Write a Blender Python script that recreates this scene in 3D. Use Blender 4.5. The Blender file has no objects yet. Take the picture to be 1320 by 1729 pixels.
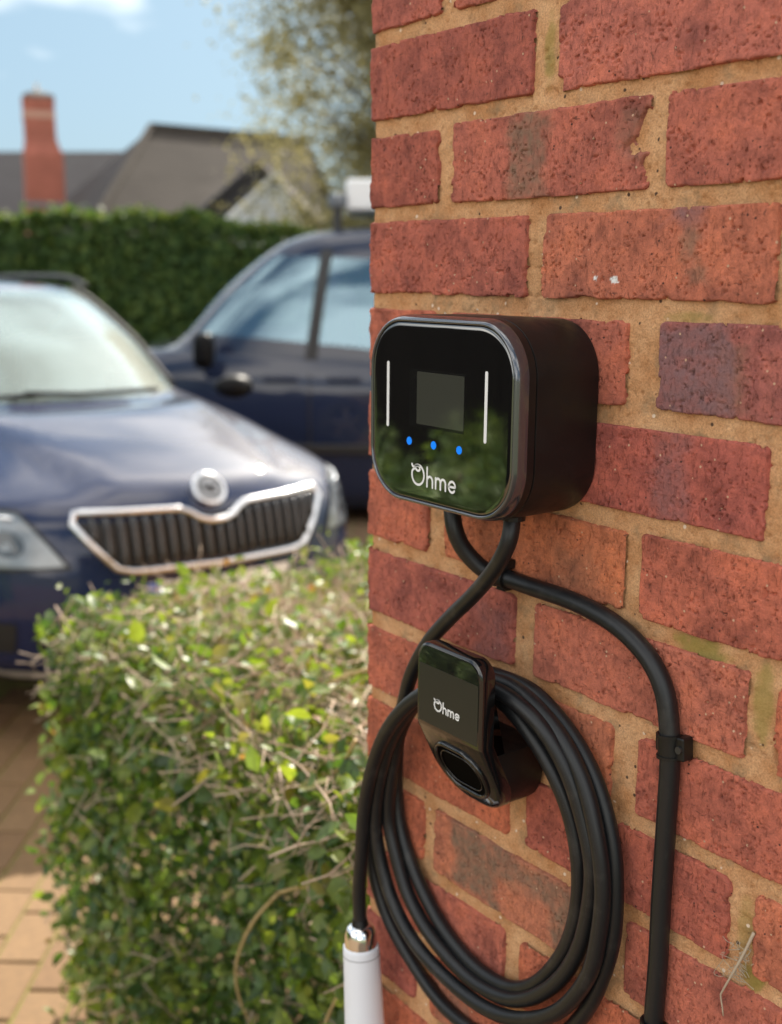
import bpy, bmesh, math, random
import numpy as np
from mathutils import Vector, Matrix

random.seed(7)
rng = np.random.default_rng(11)
SC = bpy.context.scene
COL = SC.collection
R_ = math.radians

# ------------------------------------------------------------------ camera
CAM = np.array([0.88891, -0.62985, 1.50])
YAW, PITCH, ROLL, FPX = -0.933773, -0.199105, 0.009663, 1976.45
cy, sy, cp, sp = math.cos(YAW), math.sin(YAW), math.cos(PITCH), math.sin(PITCH)
FWD = np.array([sy * cp, cy * cp, sp])
r0 = np.array([cy, -sy, 0.0])
u0 = np.cross(r0, FWD)
RGT = r0 * math.cos(ROLL) + u0 * math.sin(ROLL)
UPV = -r0 * math.sin(ROLL) + u0 * math.cos(ROLL)
cd = bpy.data.cameras.new('camera')
cam = bpy.data.objects.new('camera', cd)
COL.objects.link(cam)
cam.matrix_world = Matrix(((RGT[0], UPV[0], -FWD[0], CAM[0]), (RGT[1], UPV[1], -FWD[1], CAM[1]),
                           (RGT[2], UPV[2], -FWD[2], CAM[2]), (0, 0, 0, 1)))
cd.sensor_fit = 'VERTICAL'
cd.sensor_height = 36.0
cd.lens = FPX / 1729 * 36
cd.clip_start = 0.02
cd.clip_end = 600
cd.dof.use_dof = True
cd.dof.focus_distance = 0.84
cd.dof.aperture_fstop = 5.3
cd.dof.aperture_blades = 0
SC.camera = cam

# ------------------------------------------------------------------ light
SUN_EL, SUN_AZ = R_(38), R_(38.5)          # azimuth measured from +Y towards -X
SUNV = Vector((-math.sin(SUN_AZ) * math.cos(SUN_EL), math.cos(SUN_AZ) * math.cos(SUN_EL), math.sin(SUN_EL)))
SKY_GAMMA, SKY_TINT, CLOUD_AT, CLOUD_COL = .34, (.50, .69, .83), 27.3, (6.3, 6.0, 5.5)
w = bpy.data.worlds.new('World')
SC.world = w
w.use_nodes = True
wn, wl = w.node_tree.nodes, w.node_tree.links
wn.clear()
wo = wn.new('ShaderNodeOutputWorld')
bg = wn.new('ShaderNodeBackground')
sky = wn.new('ShaderNodeTexSky')
sky.sky_type = 'NISHITA'
sky.sun_disc = False
sky.sun_elevation = SUN_EL
sky.sun_rotation = -SUN_AZ
sky.altitude = 0
sky.air_density = 1.0
sky.dust_density = 2.6
sky.ozone_density = 2.0
bg.inputs['Strength'].default_value = 0.12
# the sky's wide range is compressed evenly all round, and broken cloud is spread over it, offset to light the wall and keep the view clear
gm_ = wn.new('ShaderNodeGamma'); gm_.inputs['Gamma'].default_value = SKY_GAMMA
wl.new(sky.outputs[0], gm_.inputs['Color'])
ml_ = wn.new('ShaderNodeMix'); ml_.data_type = 'RGBA'; ml_.blend_type = 'MULTIPLY'; ml_.inputs[0].default_value = 1
wl.new(gm_.outputs[0], ml_.inputs[6]); ml_.inputs[7].default_value = (*SKY_TINT, 1)
tc_ = wn.new('ShaderNodeTexCoord')
mp_ = wn.new('ShaderNodeMapping'); mp_.inputs['Scale'].default_value = (1, 1, 2.2); mp_.inputs['Location'].default_value = (CLOUD_AT, 0, 0)
wl.new(tc_.outputs['Generated'], mp_.inputs[0])
nz_ = wn.new('ShaderNodeTexNoise'); nz_.inputs['Scale'].default_value = 1.7; nz_.inputs['Detail'].default_value = 5; nz_.inputs['Roughness'].default_value = .56
wl.new(mp_.outputs[0], nz_.inputs['Vector'])
cr_ = wn.new('ShaderNodeValToRGB'); cr_.color_ramp.elements[0].position = .42; cr_.color_ramp.elements[1].position = .64
wl.new(nz_.outputs['Fac'], cr_.inputs[0])
mc_ = wn.new('ShaderNodeMix'); mc_.data_type = 'RGBA'
wl.new(cr_.outputs[0], mc_.inputs[0]); wl.new(ml_.outputs[2], mc_.inputs[6]); mc_.inputs[7].default_value = (*CLOUD_COL, 1)
wl.new(mc_.outputs[2], bg.inputs['Color'])
wl.new(bg.outputs[0], wo.inputs['Surface'])
sd = bpy.data.lights.new('sun', 'SUN')
sd.energy = 2.6
sd.angle = R_(0.55)
sd.color = (1.0, 0.92, 0.80)
sun = bpy.data.objects.new('sun', sd)
COL.objects.link(sun)
sun.rotation_euler = SUNV.to_track_quat('Z', 'Y').to_euler()
sun.location = (-4, 5, 8)
SC.view_settings.view_transform = 'Standard'
SC.view_settings.look = 'None'
SC.view_settings.exposure = 2.1
SC.view_settings.gamma = 1.0
SC.render.engine = 'CYCLES'
SC.cycles.max_bounces = 8
SC.cycles.use_denoising = True

# ------------------------------------------------------------------ helpers
def ray(px, py):
    return FWD + RGT * (px - 660) / FPX - UPV * (py - 864.5) / FPX
def at(px, py, t):
    return CAM + ray(px, py) * t
def onwall(px, py, d):                      # d mm in front of the wall face
    v = ray(px, py)
    return CAM + v * ((-d / 1000 - CAM[1]) / v[1])
JZ = CAM[2] + 0.2022248                     # height of the bed joint used as origin of the brick courses
def W(x, z, d=0):                           # wall millimetres -> world
    return np.array([x / 1000, -d / 1000, JZ + z / 1000])

def mesh_obj(name, verts, faces, mat=None, parent=None, smooth=False):
    me = bpy.data.meshes.new(name)
    me.from_pydata([tuple(map(float, v)) for v in verts], [], [tuple(f) for f in faces])
    if smooth:
        me.polygons.foreach_set('use_smooth', [True] * len(me.polygons))
    me.update()
    o = bpy.data.objects.new(name, me)
    COL.objects.link(o)
    if mat:
        me.materials.append(mat)
    if parent:
        o.parent = parent
    return o

def np_mesh(name, V, Q, mat=None, attrs=None, smooth=True):
    """fast mesh from numpy: V (n,3), Q list of (m,k) int arrays"""
    me = bpy.data.meshes.new(name)
    Q = [q for q in (Q if isinstance(Q, list) else [Q]) if len(q)]
    loops = np.concatenate([q.ravel() for q in Q]).astype(np.int32)
    tot = np.concatenate([np.full(len(q), q.shape[1]) for q in Q]).astype(np.int32)
    st = np.concatenate([[0], np.cumsum(tot)[:-1]]).astype(np.int32)
    me.vertices.add(len(V)); me.loops.add(len(loops)); me.polygons.add(len(tot))
    me.vertices.foreach_set('co', np.asarray(V, dtype=np.float32).ravel())
    me.loops.foreach_set('vertex_index', loops)
    me.polygons.foreach_set('loop_start', st)
    me.polygons.foreach_set('loop_total', tot)
    me.polygons.foreach_set('use_smooth', np.full(len(tot), smooth))
    me.update(calc_edges=True)
    me.validate()
    for k, a in (attrs or {}).items():
        at_ = me.attributes.new(k, 'FLOAT', 'POINT')
        at_.data.foreach_set('value', np.asarray(a, dtype=np.float32))
    if mat:
        me.materials.append(mat)
    return me

def link(name, me, parent=None):
    o = bpy.data.objects.new(name, me)
    COL.objects.link(o)
    if parent:
        o.parent = parent
    return o

def empty(name, loc=(0, 0, 0), rz=0):
    o = bpy.data.objects.new(name, None)
    COL.objects.link(o)
    o.location = loc
    o.rotation_euler = (0, 0, rz)
    o.empty_display_size = 0.1
    return o

def tag(o, label, cat, group=None, kind=None):
    o['label'] = label
    o['category'] = cat
    if group: o['group'] = group
    if kind: o['kind'] = kind
    return o

class MB:
    def __init__(s): s.v = []; s.f = []
    def add(s, V, F):
        n = len(s.v)
        s.v += [tuple(map(float, p)) for p in V]
        s.f += [tuple(i + n for i in f) for f in F]
    def box(s, a, b, M=None):
        (x0, y0, z0), (x1, y1, z1) = a, b
        V = [(x0, y0, z0), (x1, y0, z0), (x1, y1, z0), (x0, y1, z0), (x0, y0, z1), (x1, y0, z1), (x1, y1, z1), (x0, y1, z1)]
        if M is not None: V = [tuple(M @ Vector(p)) for p in V]
        s.add(V, [(0, 3, 2, 1), (4, 5, 6, 7), (0, 1, 5, 4), (1, 2, 6, 5), (2, 3, 7, 6), (3, 0, 4, 7)])
    def tube(s, P, r, n=8, cap=True):
        V, F = tube_vf(P, r, n, cap); s.add(V, F)
    def build(s, name, mat, parent=None, smooth=False, bevel=0, seg=2):
        o = mesh_obj(name, s.v, s.f, mat, parent, smooth)
        if bevel:
            m = o.modifiers.new('bevel', 'BEVEL'); m.width = bevel; m.segments = seg; m.limit_method = 'ANGLE'; m.angle_limit = R_(40)
            o.data.polygons.foreach_set('use_smooth', [True] * len(o.data.polygons))
            wnm = o.modifiers.new('normals', 'WEIGHTED_NORMAL'); wnm.keep_sharp = True
        return o

def frames(P):
    P = np.asarray(P, float)
    T = np.gradient(P, axis=0)
    T /= np.linalg.norm(T, axis=1)[:, None] + 1e-12
    ref = np.array([0, 0, 1.0]) if abs(T[0][2]) < .9 else np.array([1.0, 0, 0])
    N = np.zeros_like(P)
    n = np.cross(T[0], ref); n /= np.linalg.norm(n); N[0] = n
    for i in range(1, len(P)):
        n = N[i - 1] - T[i] * (N[i - 1] @ T[i]); N[i] = n / (np.linalg.norm(n) + 1e-12)
    return T, N, np.cross(T, N)

def tube_vf(P, r, n=8, cap=True):
    P = np.asarray(P, float)
    T, N, B = frames(P)
    r = np.broadcast_to(np.asarray(r, float), (len(P),))
    a = np.arange(n) * 2 * math.pi / n
    V = (P[:, None, :] + r[:, None, None] * (np.cos(a)[None, :, None] * N[:, None, :] + np.sin(a)[None, :, None] * B[:, None, :])).reshape(-1, 3)
    F = []
    for i in range(len(P) - 1):
        for j in range(n):
            k = (j + 1) % n
            F.append((i * n + j, i * n + k, (i + 1) * n + k, (i + 1) * n + j))
    if cap:
        F.append(tuple(range(n - 1, -1, -1)))
        F.append(tuple((len(P) - 1) * n + j for j in range(n)))
    return V, F

def smooth_path(P, step=0.004):
    """centripetal-ish Catmull-Rom through P, resampled evenly"""
    P = np.asarray(P, float)
    Q = np.vstack([2 * P[0] - P[1], P, 2 * P[-1] - P[-2]])
    out = []
    for i in range(1, len(Q) - 2):
        p0, p1, p2, p3 = Q[i - 1:i + 3]
        m = max(4, int(np.linalg.norm(p2 - p1) / step * 2))
        t = np.linspace(0, 1, m, endpoint=False)[:, None]
        out.append(.5 * ((2 * p1) + (-p0 + p2) * t + (2 * p0 - 5 * p1 + 4 * p2 - p3) * t ** 2 + (-p0 + 3 * p1 - 3 * p2 + p3) * t ** 3))
    out = np.vstack(out + [P[-1:]])
    for _ in range(6):                       # relax small kinks
        out[1:-1] = .25 * out[:-2] + .5 * out[1:-1] + .25 * out[2:]
    d = np.concatenate([[0], np.cumsum(np.linalg.norm(np.diff(out, axis=0), axis=1))])
    s = np.linspace(0, d[-1], max(3, int(d[-1] / step)))
    return np.stack([np.interp(s, d, out[:, k]) for k in range(3)], 1)

# numpy value noise
def _h(ix, iy, seed):
    n = (ix.astype(np.int64) * 374761393 + iy.astype(np.int64) * 668265263 + seed * 974711) & 0x7fffffff
    n = ((n ^ (n >> 13)) * 1274126177) & 0x7fffffff
    return ((n ^ (n >> 16)) & 0xffff) / 65535.0
def vnoise(x, y, seed=0):
    ix, iy = np.floor(x), np.floor(y)
    fx, fy = x - ix, y - iy
    fx, fy = fx * fx * (3 - 2 * fx), fy * fy * (3 - 2 * fy)
    a, b = _h(ix, iy, seed), _h(ix + 1, iy, seed)
    c, d = _h(ix, iy + 1, seed), _h(ix + 1, iy + 1, seed)
    return (a * (1 - fx) + b * fx) * (1 - fy) + (c * (1 - fx) + d * fx) * fy
def fbm(x, y, seed=0, oct=3):
    v = 0; a = .5; s = 0
    for k in range(oct):
        v = v + a * vnoise(x * 2 ** k + 17.3 * k, y * 2 ** k + 5.1 * k, seed + k); s += a; a *= .5
    return v / s
def sstep(a, b, x):
    t = np.clip((x - a) / (b - a), 0, 1); return t * t * (3 - 2 * t)

# ------------------------------------------------------------------ materials
def nodes(m): return m.node_tree.nodes, m.node_tree.links
def mat(name, col=(.5, .5, .5), rough=.5, metal=0, coat=0, ior=1.5, spec=.5, emit=None, noise=None, bump=None, transmission=0):
    """noise=(scale, amount) mottles the colour, bump=(scale, strength, distance) relief"""
    m = bpy.data.materials.new(name); m.use_nodes = True
    n, l = nodes(m)
    b = n['Principled BSDF']
    b.inputs['Base Color'].default_value = (*col, 1)
    b.inputs['Roughness'].default_value = rough
    b.inputs['Metallic'].default_value = metal
    b.inputs['Coat Weight'].default_value = coat
    b.inputs['Coat Roughness'].default_value = .03
    b.inputs['IOR'].default_value = ior
    b.inputs['Specular IOR Level'].default_value = spec
    b.inputs['Transmission Weight'].default_value = transmission
    if emit:
        b.inputs['Emission Color'].default_value = (*emit[:3], 1); b.inputs['Emission Strength'].default_value = emit[3]
    tc = n.new('ShaderNodeTexCoord')
    if noise:
        t = n.new('ShaderNodeTexNoise'); t.inputs['Scale'].default_value = noise[0]; t.inputs['Detail'].default_value = 5
        l.new(tc.outputs['Object'], t.inputs['Vector'])
        mx = n.new('ShaderNodeMix'); mx.data_type = 'RGBA'
        a = noise[1]
        mx.inputs[6].default_value = (*[c * (1 - a) for c in col], 1); mx.inputs[7].default_value = (*[min(1, c * (1 + a)) for c in col], 1)
        l.new(t.outputs['Fac'], mx.inputs[0]); l.new(mx.outputs[2], b.inputs['Base Color'])
    if bump:
        t = n.new('ShaderNodeTexNoise'); t.inputs['Scale'].default_value = bump[0]; t.inputs['Detail'].default_value = 4
        l.new(tc.outputs['Object'], t.inputs['Vector'])
        bp = n.new('ShaderNodeBump'); bp.inputs['Strength'].default_value = bump[1]; bp.inputs['Distance'].default_value = bump[2]
        l.new(t.outputs['Fac'], bp.inputs['Height']); l.new(bp.outputs[0], b.inputs['Normal'])
    return m

def ramp(n, stops):
    r = n.new('ShaderNodeValToRGB')
    e = r.color_ramp.elements
    while len(e) < len(stops): e.new(.5)
    for k, (p, c) in enumerate(stops):
        e[k].position = p; e[k].color = (*c, 1) if len(c) == 3 else c
    return r
def mixc(n, l, fac, a, b, mode='MIX'):
    x = n.new('ShaderNodeMix'); x.data_type = 'RGBA'; x.blend_type = mode
    for s, v in ((0, fac), (6, a), (7, b)):
        if hasattr(v, 'links') or hasattr(v, 'is_linked'): l.new(v, x.inputs[s])
        else: x.inputs[s].default_value = v if s == 0 else (*v, 1)
    return x.outputs[2]
def tex(n, l, vec, scale, detail=4, rough=.55, dist=0):
    t = n.new('ShaderNodeTexNoise')
    t.inputs['Scale'].default_value = scale; t.inputs['Detail'].default_value = detail
    t.inputs['Roughness'].default_value = rough; t.inputs['Distortion'].default_value = dist
    l.new(vec, t.inputs['Vector'])
    return t.outputs['Fac']

def brick_material():
    m = bpy.data.materials.new('fired_brick'); m.use_nodes = True
    n, l = nodes(m); b = n['Principled BSDF']
    g = n.new('ShaderNodeNewGeometry'); P = g.outputs['Position']
    oi = n.new('ShaderNodeObjectInfo')
    big = tex(n, l, P, 24, 6, .65)
    mid = tex(n, l, P, 130, 5, .6)
    fine = tex(n, l, P, 900, 3, .6)
    rr = ramp(n, [(.30, (.50, .50, .56)), (.5, (1, 1, 1)), (.70, (1.25, 1.20, 1.05))])
    l.new(big, rr.inputs[0])
    c = mixc(n, l, 1.0, oi.outputs['Color'], rr.outputs[0], 'MULTIPLY')
    r2 = ramp(n, [(.33, (.68, .66, .66)), (.55, (1, 1, 1)), (.75, (1.2, 1.15, 1.1))])
    l.new(mid, r2.inputs[0])
    c = mixc(n, l, .8, c, r2.outputs[0], 'MULTIPLY')
    r3 = ramp(n, [(.3, (.7, .7, .7)), (.5, (1, 1, 1)), (.72, (1.3, 1.25, 1.2))])
    l.new(fine, r3.inputs[0])
    c = mixc(n, l, .7, c, r3.outputs[0], 'MULTIPLY')
    a = n.new('ShaderNodeAttribute'); a.attribute_name = 'burn'
    gm = mixc(n, l, mid, (.13, .085, .06), (.27, .185, .125))
    c = mixc(n, l, a.outputs['Fac'], c, gm)
    a = n.new('ShaderNodeAttribute'); a.attribute_name = 'blue'
    gm = mixc(n, l, fine, (.13, .06, .07), (.30, .17, .165))
    c = mixc(n, l, a.outputs['Fac'], c, gm)
    a = n.new('ShaderNodeAttribute'); a.attribute_name = 'white'
    c = mixc(n, l, a.outputs['Fac'], c, (.78, .76, .74))
    # dark flecks in the dragged face, some upright, some level
    zone = ramp(n, [(.42, (0, 0, 0)), (.60, (1, 1, 1))]); l.new(tex(n, l, P, 55, 3), zone.inputs[0])
    for sc3, lo, flip in (((1, 1, .30), .615, False), ((.30, .30, 1), .62, True), ((1, 1, 1), .66, False)):
        mq = n.new('ShaderNodeMapping'); mq.inputs['Scale'].default_value = sc3; mq.inputs['Location'].default_value = (3.1 * lo, 1.7, .4); l.new(P, mq.inputs[0])
        fr_ = ramp(n, [(lo, (0, 0, 0)), (lo + .055, (1, 1, 1))]); l.new(tex(n, l, mq.outputs[0], 420, 3, .6, .8), fr_.inputs[0])
        zz_ = n.new('ShaderNodeMath'); zz_.operation = 'MULTIPLY'; l.new(fr_.outputs[0], zz_.inputs[0])
        if flip:
            iv = n.new('ShaderNodeMath'); iv.operation = 'SUBTRACT'; iv.inputs[0].default_value = 1.0; l.new(zone.outputs[0], iv.inputs[1]); l.new(iv.outputs[0], zz_.inputs[1])
        else: l.new(zone.outputs[0], zz_.inputs[1])
        z2 = n.new('ShaderNodeMath'); z2.operation = 'MULTIPLY'; z2.inputs[1].default_value = .78; l.new(zz_.outputs[0], z2.inputs[0])
        c = mixc(n, l, z2.outputs[0], c, (.11, .042, .030))
    # pale grit specks and dark iron specks
    v = n.new('ShaderNodeTexVoronoi'); v.inputs['Scale'].default_value = 170; l.new(P, v.inputs['Vector'])
    sp_ = ramp(n, [(.0, (1, 1, 1)), (.12, (1, 1, 1)), (.17, (0, 0, 0))]); l.new(v.outputs['Distance'], sp_.inputs[0])
    sel = n.new('ShaderNodeMath'); sel.operation = 'GREATER_THAN'; sel.inputs[1].default_value = .86
    sx = n.new('ShaderNodeSeparateColor'); l.new(v.outputs['Color'], sx.inputs[0]); l.new(sx.outputs[0], sel.inputs[0])
    mm = n.new('ShaderNodeMath'); mm.operation = 'MULTIPLY'; l.new(sp_.outputs[0], mm.inputs[0]); l.new(sel.outputs[0], mm.inputs[1])
    c = mixc(n, l, mm.outputs[0], c, (.55, .36, .24))
    sel2 = n.new('ShaderNodeMath'); sel2.operation = 'LESS_THAN'; sel2.inputs[1].default_value = .13; l.new(sx.outputs[0], sel2.inputs[0])
    mm2 = n.new('ShaderNodeMath'); mm2.operation = 'MULTIPLY'; l.new(sp_.outputs[0], mm2.inputs[0]); l.new(sel2.outputs[0], mm2.inputs[1])
    c = mixc(n, l, mm2.outputs[0], c, (.07, .03, .025))
    l.new(c, b.inputs['Base Color'])
    b.inputs['Roughness'].default_value = .88
    b.inputs['Specular IOR Level'].default_value = .25
    # relief: drag marks + pits
    mp = n.new('ShaderNodeMapping'); mp.inputs['Scale'].default_value = (1, 1, .42); l.new(P, mp.inputs[0])
    d1 = tex(n, l, mp.outputs[0], 330, 4, .62, .6)
    d1r = ramp(n, [(.30, (0, 0, 0)), (.44, (1, 1, 1))]); l.new(d1, d1r.inputs[0])
    bp1 = n.new('ShaderNodeBump'); bp1.inputs['Strength'].default_value = .8; bp1.inputs['Distance'].default_value = .0011
    l.new(d1r.outputs[0], bp1.inputs['Height'])
    bp2 = n.new('ShaderNodeBump'); bp2.inputs['Strength'].default_value = .5; bp2.inputs['Distance'].default_value = .0006
    l.new(fine, bp2.inputs['Height']); l.new(bp1.outputs[0], bp2.inputs['Normal'])
    l.new(bp2.outputs[0], b.inputs['Normal'])
    return m

def mortar_material():
    m = bpy.data.materials.new('lime_mortar'); m.use_nodes = True
    n, l = nodes(m); b = n['Principled BSDF']
    g = n.new('ShaderNodeNewGeometry'); P = g.outputs['Position']
    big = tex(n, l, P, 22, 4, .6); fine = tex(n, l, P, 700, 4, .7)
    big2 = ramp(n, [(.36, (0, 0, 0)), (.64, (1, 1, 1))]); l.new(tex(n, l, P, 26, 5, .65), big2.inputs[0])
    c = mixc(n, l, big2.outputs[0], (.48, .232, .102), (.64, .375, .20))
    r = ramp(n, [(.3, (.60, .57, .54)), (.5, (1, 1, 1)), (.7, (1.3, 1.28, 1.25))]); l.new(fine, r.inputs[0])
    c = mixc(n, l, .85, c, r.outputs[0], 'MULTIPLY')
    dirt = tex(n, l, P, 45, 5, .65)
    r = ramp(n, [(.54, (0, 0, 0)), (.72, (.75, .75, .75))]); l.new(dirt, r.inputs[0])
    c = mixc(n, l, r.outputs[0], c, (.24, .17, .10))
    a = n.new('ShaderNodeAttribute'); a.attribute_name = 'moss'
    c = mixc(n, l, a.outputs['Fac'], c, (.26, .22, .05))
    v = n.new('ShaderNodeTexVoronoi'); v.inputs['Scale'].default_value = 120; l.new(P, v.inputs['Vector'])
    sp_ = ramp(n, [(0, (1, 1, 1)), (.14, (1, 1, 1)), (.2, (0, 0, 0))]); l.new(v.outputs['Distance'], sp_.inputs[0])
    sx = n.new('ShaderNodeSeparateColor'); l.new(v.outputs['Color'], sx.inputs[0])
    for op, th, colr in (('GREATER_THAN', .90, (.75, .6, .47)), ('LESS_THAN', .12, (.10, .06, .04))):
        sel = n.new('ShaderNodeMath'); sel.operation = op; sel.inputs[1].default_value = th; l.new(sx.outputs[0], sel.inputs[0])
        mm = n.new('ShaderNodeMath'); mm.operation = 'MULTIPLY'; l.new(sp_.outputs[0], mm.inputs[0]); l.new(sel.outputs[0], mm.inputs[1])
        c = mixc(n, l, mm.outputs[0], c, colr)
    l.new(c, b.inputs['Base Color']); b.inputs['Roughness'].default_value = .95; b.inputs['Specular IOR Level'].default_value = .15
    bp = n.new('ShaderNodeBump'); bp.inputs['Strength'].default_value = .8; bp.inputs['Distance'].default_value = .0010
    l.new(fine, bp.inputs['Height']); l.new(bp.outputs[0], b.inputs['Normal'])
    return m

def leaf_material(name, stops, trans=.45, rough=.32, spec=.5, glow=(1.5, 1.45, .55)):
    """colour picked per leaf by the tint attribute; thin and translucent"""
    m = bpy.data.materials.new(name); m.use_nodes = True
    n, l = nodes(m); b = n['Principled BSDF']
    a = n.new('ShaderNodeAttribute'); a.attribute_name = 'tint'
    r = ramp(n, stops); l.new(a.outputs['Fac'], r.inputs[0])
    g = n.new('ShaderNodeNewGeometry')
    t = tex(n, l, g.outputs['Position'], 60, 3)
    rr = ramp(n, [(.3, (.75, .75, .75)), (.7, (1.2, 1.2, 1.2))]); l.new(t, rr.inputs[0])
    c = mixc(n, l, 1.0, r.outputs[0], rr.outputs[0], 'MULTIPLY')
    l.new(c, b.inputs['Base Color']); b.inputs['Roughness'].default_value = rough; b.inputs['Specular IOR Level'].default_value = spec
    tr = n.new('ShaderNodeBsdfTranslucent')
    tc_ = mixc(n, l, 1.0, c, glow, 'MULTIPLY'); l.new(tc_, tr.inputs['Color'])
    mx = n.new('ShaderNodeMixShader'); mx.inputs[0].default_value = trans
    l.new(b.outputs[0], mx.inputs[1]); l.new(tr.outputs[0], mx.inputs[2])
    l.new(mx.outputs[0], n['Material Output'].inputs['Surface'])
    return m

M = {}
M['brick'] = brick_material()
M['mortar'] = mortar_material()
M['black'] = mat('black_plastic', (.007, .0065, .0065), .42, spec=.38, bump=(900, .15, .0003))
M['gloss'] = mat('black_gloss', (.006, .006, .007), .04, ior=1.6, spec=.6)
M['bezel'] = mat('bezel_gloss', (.125, .13, .145), .16, metal=.75, coat=.6)
M['panel'] = mat('black_glass', (.0025, .0025, .003), .045, ior=2.2, spec=.6)
M['screen'] = mat('unlit_display', (.045, .047, .038), .06, ior=1.8)
M['screen_edge'] = mat('display_margin', (.008, .008, .008), .05, ior=1.6)
M['white'] = mat('white_print', (.78, .78, .78), .5)
M['rubber'] = None
M['handle'] = mat('white_grip_plastic', (.80, .82, .88), .55, bump=(260, .12, .0004))
M['chrome'] = mat('chrome', (.85, .85, .86), .06, metal=1)
M['twig'] = mat('twig_bark', (.46, .35, .26), .75, noise=(90, .45))
M['stem'] = mat('straw_stem', (.42, .30, .13), .6, noise=(60, .2))
M['bark'] = mat('tree_bark', (.16, .13, .10), .9, noise=(12, .4), bump=(30, .6, .02))

def rubber():
    m = mat('cable_rubber', (.020, .021, .023), .42, spec=.45, noise=(140, .25))
    n, l = nodes(m); b = n['Principled BSDF']
    ang = n.new('ShaderNodeAttribute'); ang.attribute_name = 'ang'
    al = n.new('ShaderNodeAttribute'); al.attribute_name = 'along'
    d = n.new('ShaderNodeMath'); d.operation = 'COMPARE'; d.inputs[1].default_value = .56; d.inputs[2].default_value = .012; l.new(ang.outputs['Fac'], d.inputs[0])
    cx = n.new('ShaderNodeCombineXYZ'); l.new(al.outputs['Fac'], cx.inputs[0])
    t = tex(n, l, cx.outputs[0], 900, 1)
    g = n.new('ShaderNodeMath'); g.operation = 'GREATER_THAN'; g.inputs[1].default_value = .53; l.new(t, g.inputs[0])
    mm = n.new('ShaderNodeMath'); mm.operation = 'MULTIPLY'; l.new(d.outputs[0], mm.inputs[0]); l.new(g.outputs[0], mm.inputs[1])
    ge = n.new('ShaderNodeNewGeometry')
    dn = tex(n, l, ge.outputs['Position'], 35, 5, .7)
    dr = ramp(n, [(.55, (0, 0, 0)), (.8, (.10, .10, .10))]); l.new(dn, dr.inputs[0])
    c0 = mixc(n, l, dr.outputs[0], (.009, .0098, .0115), (.30, .27, .24))
    c = mixc(n, l, mm.outputs[0], c0, (.16, .16, .16))
    l.new(c, b.inputs['Base Color'])
    return m
M['rubber'] = rubber()
for k_, lo_, hi_, sc_2 in (('gloss', .03, .16, 38), ('panel', .03, .09, 30), ('black', .36, .55, 60), ('handle', .42, .62, 90)):
    n, l = nodes(M[k_]); g_ = n.new('ShaderNodeNewGeometry'); t_ = tex(n, l, g_.outputs['Position'], sc_2, 6, .7, .5)
    mr = n.new('ShaderNodeMapRange'); mr.inputs[1].default_value = .4; mr.inputs[2].default_value = .7; mr.inputs[3].default_value = lo_; mr.inputs[4].default_value = hi_
    l.new(t_, mr.inputs[0]); l.new(mr.outputs[0], n['Principled BSDF'].inputs['Roughness'])

# ================================================================== GROUND
ground_mat = mat('turf_and_soil', (.10, .11, .05), .95, noise=(3, .4))
g = mesh_obj('ground', [(-160, -160, -.012), (160, -160, -.012), (160, 160, -.012), (-160, 160, -.012)], [(0, 1, 2, 3)], ground_mat)
g['kind'] = 'structure'

def paving_material():
    m = bpy.data.materials.new('block_paving'); m.use_nodes = True
    n, l = nodes(m); b = n['Principled BSDF']
    g_ = n.new('ShaderNodeNewGeometry'); P = g_.outputs['Position']
    mp = n.new('ShaderNodeMapping'); mp.vector_type = 'POINT'; mp.inputs['Rotation'].default_value = (0, 0, -math.atan2(FWD[1], FWD[0])); l.new(P, mp.inputs[0])
    br = n.new('ShaderNodeTexBrick'); l.new(mp.outputs[0], br.inputs['Vector'])
    br.inputs['Scale'].default_value = 1; br.inputs['Brick Width'].default_value = .206; br.inputs['Row Height'].default_value = .106
    br.inputs['Mortar Size'].default_value = .005
    br.inputs['Color1'].default_value = (.17, .10, .052, 1); br.inputs['Color2'].default_value = (.145, .085, .048, 1); br.inputs['Mortar'].default_value = (.13, .13, .045, 1)
    f = tex(n, l, P, 60, 4)
    r = ramp(n, [(.3, (.75, .75, .75)), (.7, (1.2, 1.2, 1.2))]); l.new(f, r.inputs[0])
    l.new(mixc(n, l, 1, br.outputs[0], r.outputs[0], 'MULTIPLY'), b.inputs['Base Color']); b.inputs['Roughness'].default_value = .9
    return m
paving = mesh_obj('brick_paving', [(-9.2, -7, -.006), (4, -7, -.006), (4, 6, -.006), (-9.2, 6, -.006)], [(0, 1, 2, 3)], paving_material())
paving['kind'] = 'structure'
joint = mat('mossy_joint_sand', (.17, .155, .035), .95, noise=(40, .6))
jb = mesh_obj('joint_sand', [(-3.6, -1.4, -.0015), (-.4, -1.4, -.0015), (-.4, 1.6, -.0015), (-3.6, 1.6, -.0015)], [(0, 1, 2, 3)], joint, paving)
paver_mats = [mat('clay_paver', c, .85, noise=(45, .3), bump=(220, .4, .001)) for c in ((.172, .098, .042), (.16, .088, .038), (.186, .108, .048), (.146, .082, .040))]
pm = []
for c in paver_mats:
    mb = MB(); mb.box((-.0992, -.0492, -.04), (.0992, .0492, .0035))
    o = mb.build('paver', c, None); me = o.data
    bm = bmesh.new(); bm.from_mesh(me)
    bmesh.ops.bevel(bm, geom=[e for e in bm.edges], offset=.003, segments=1, affect='EDGES'); bm.to_mesh(me); bm.free()
    me.polygons.foreach_set('use_smooth', [False] * len(me.polygons))
    bpy.data.objects.remove(o); pm.append(me)
fa = math.atan2(FWD[1], FWD[0])
fx, fy = np.array([math.cos(fa), math.sin(fa)]), np.array([-math.sin(fa), math.cos(fa)])
c0 = np.array([-1.85, .12])
cells = []
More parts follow.
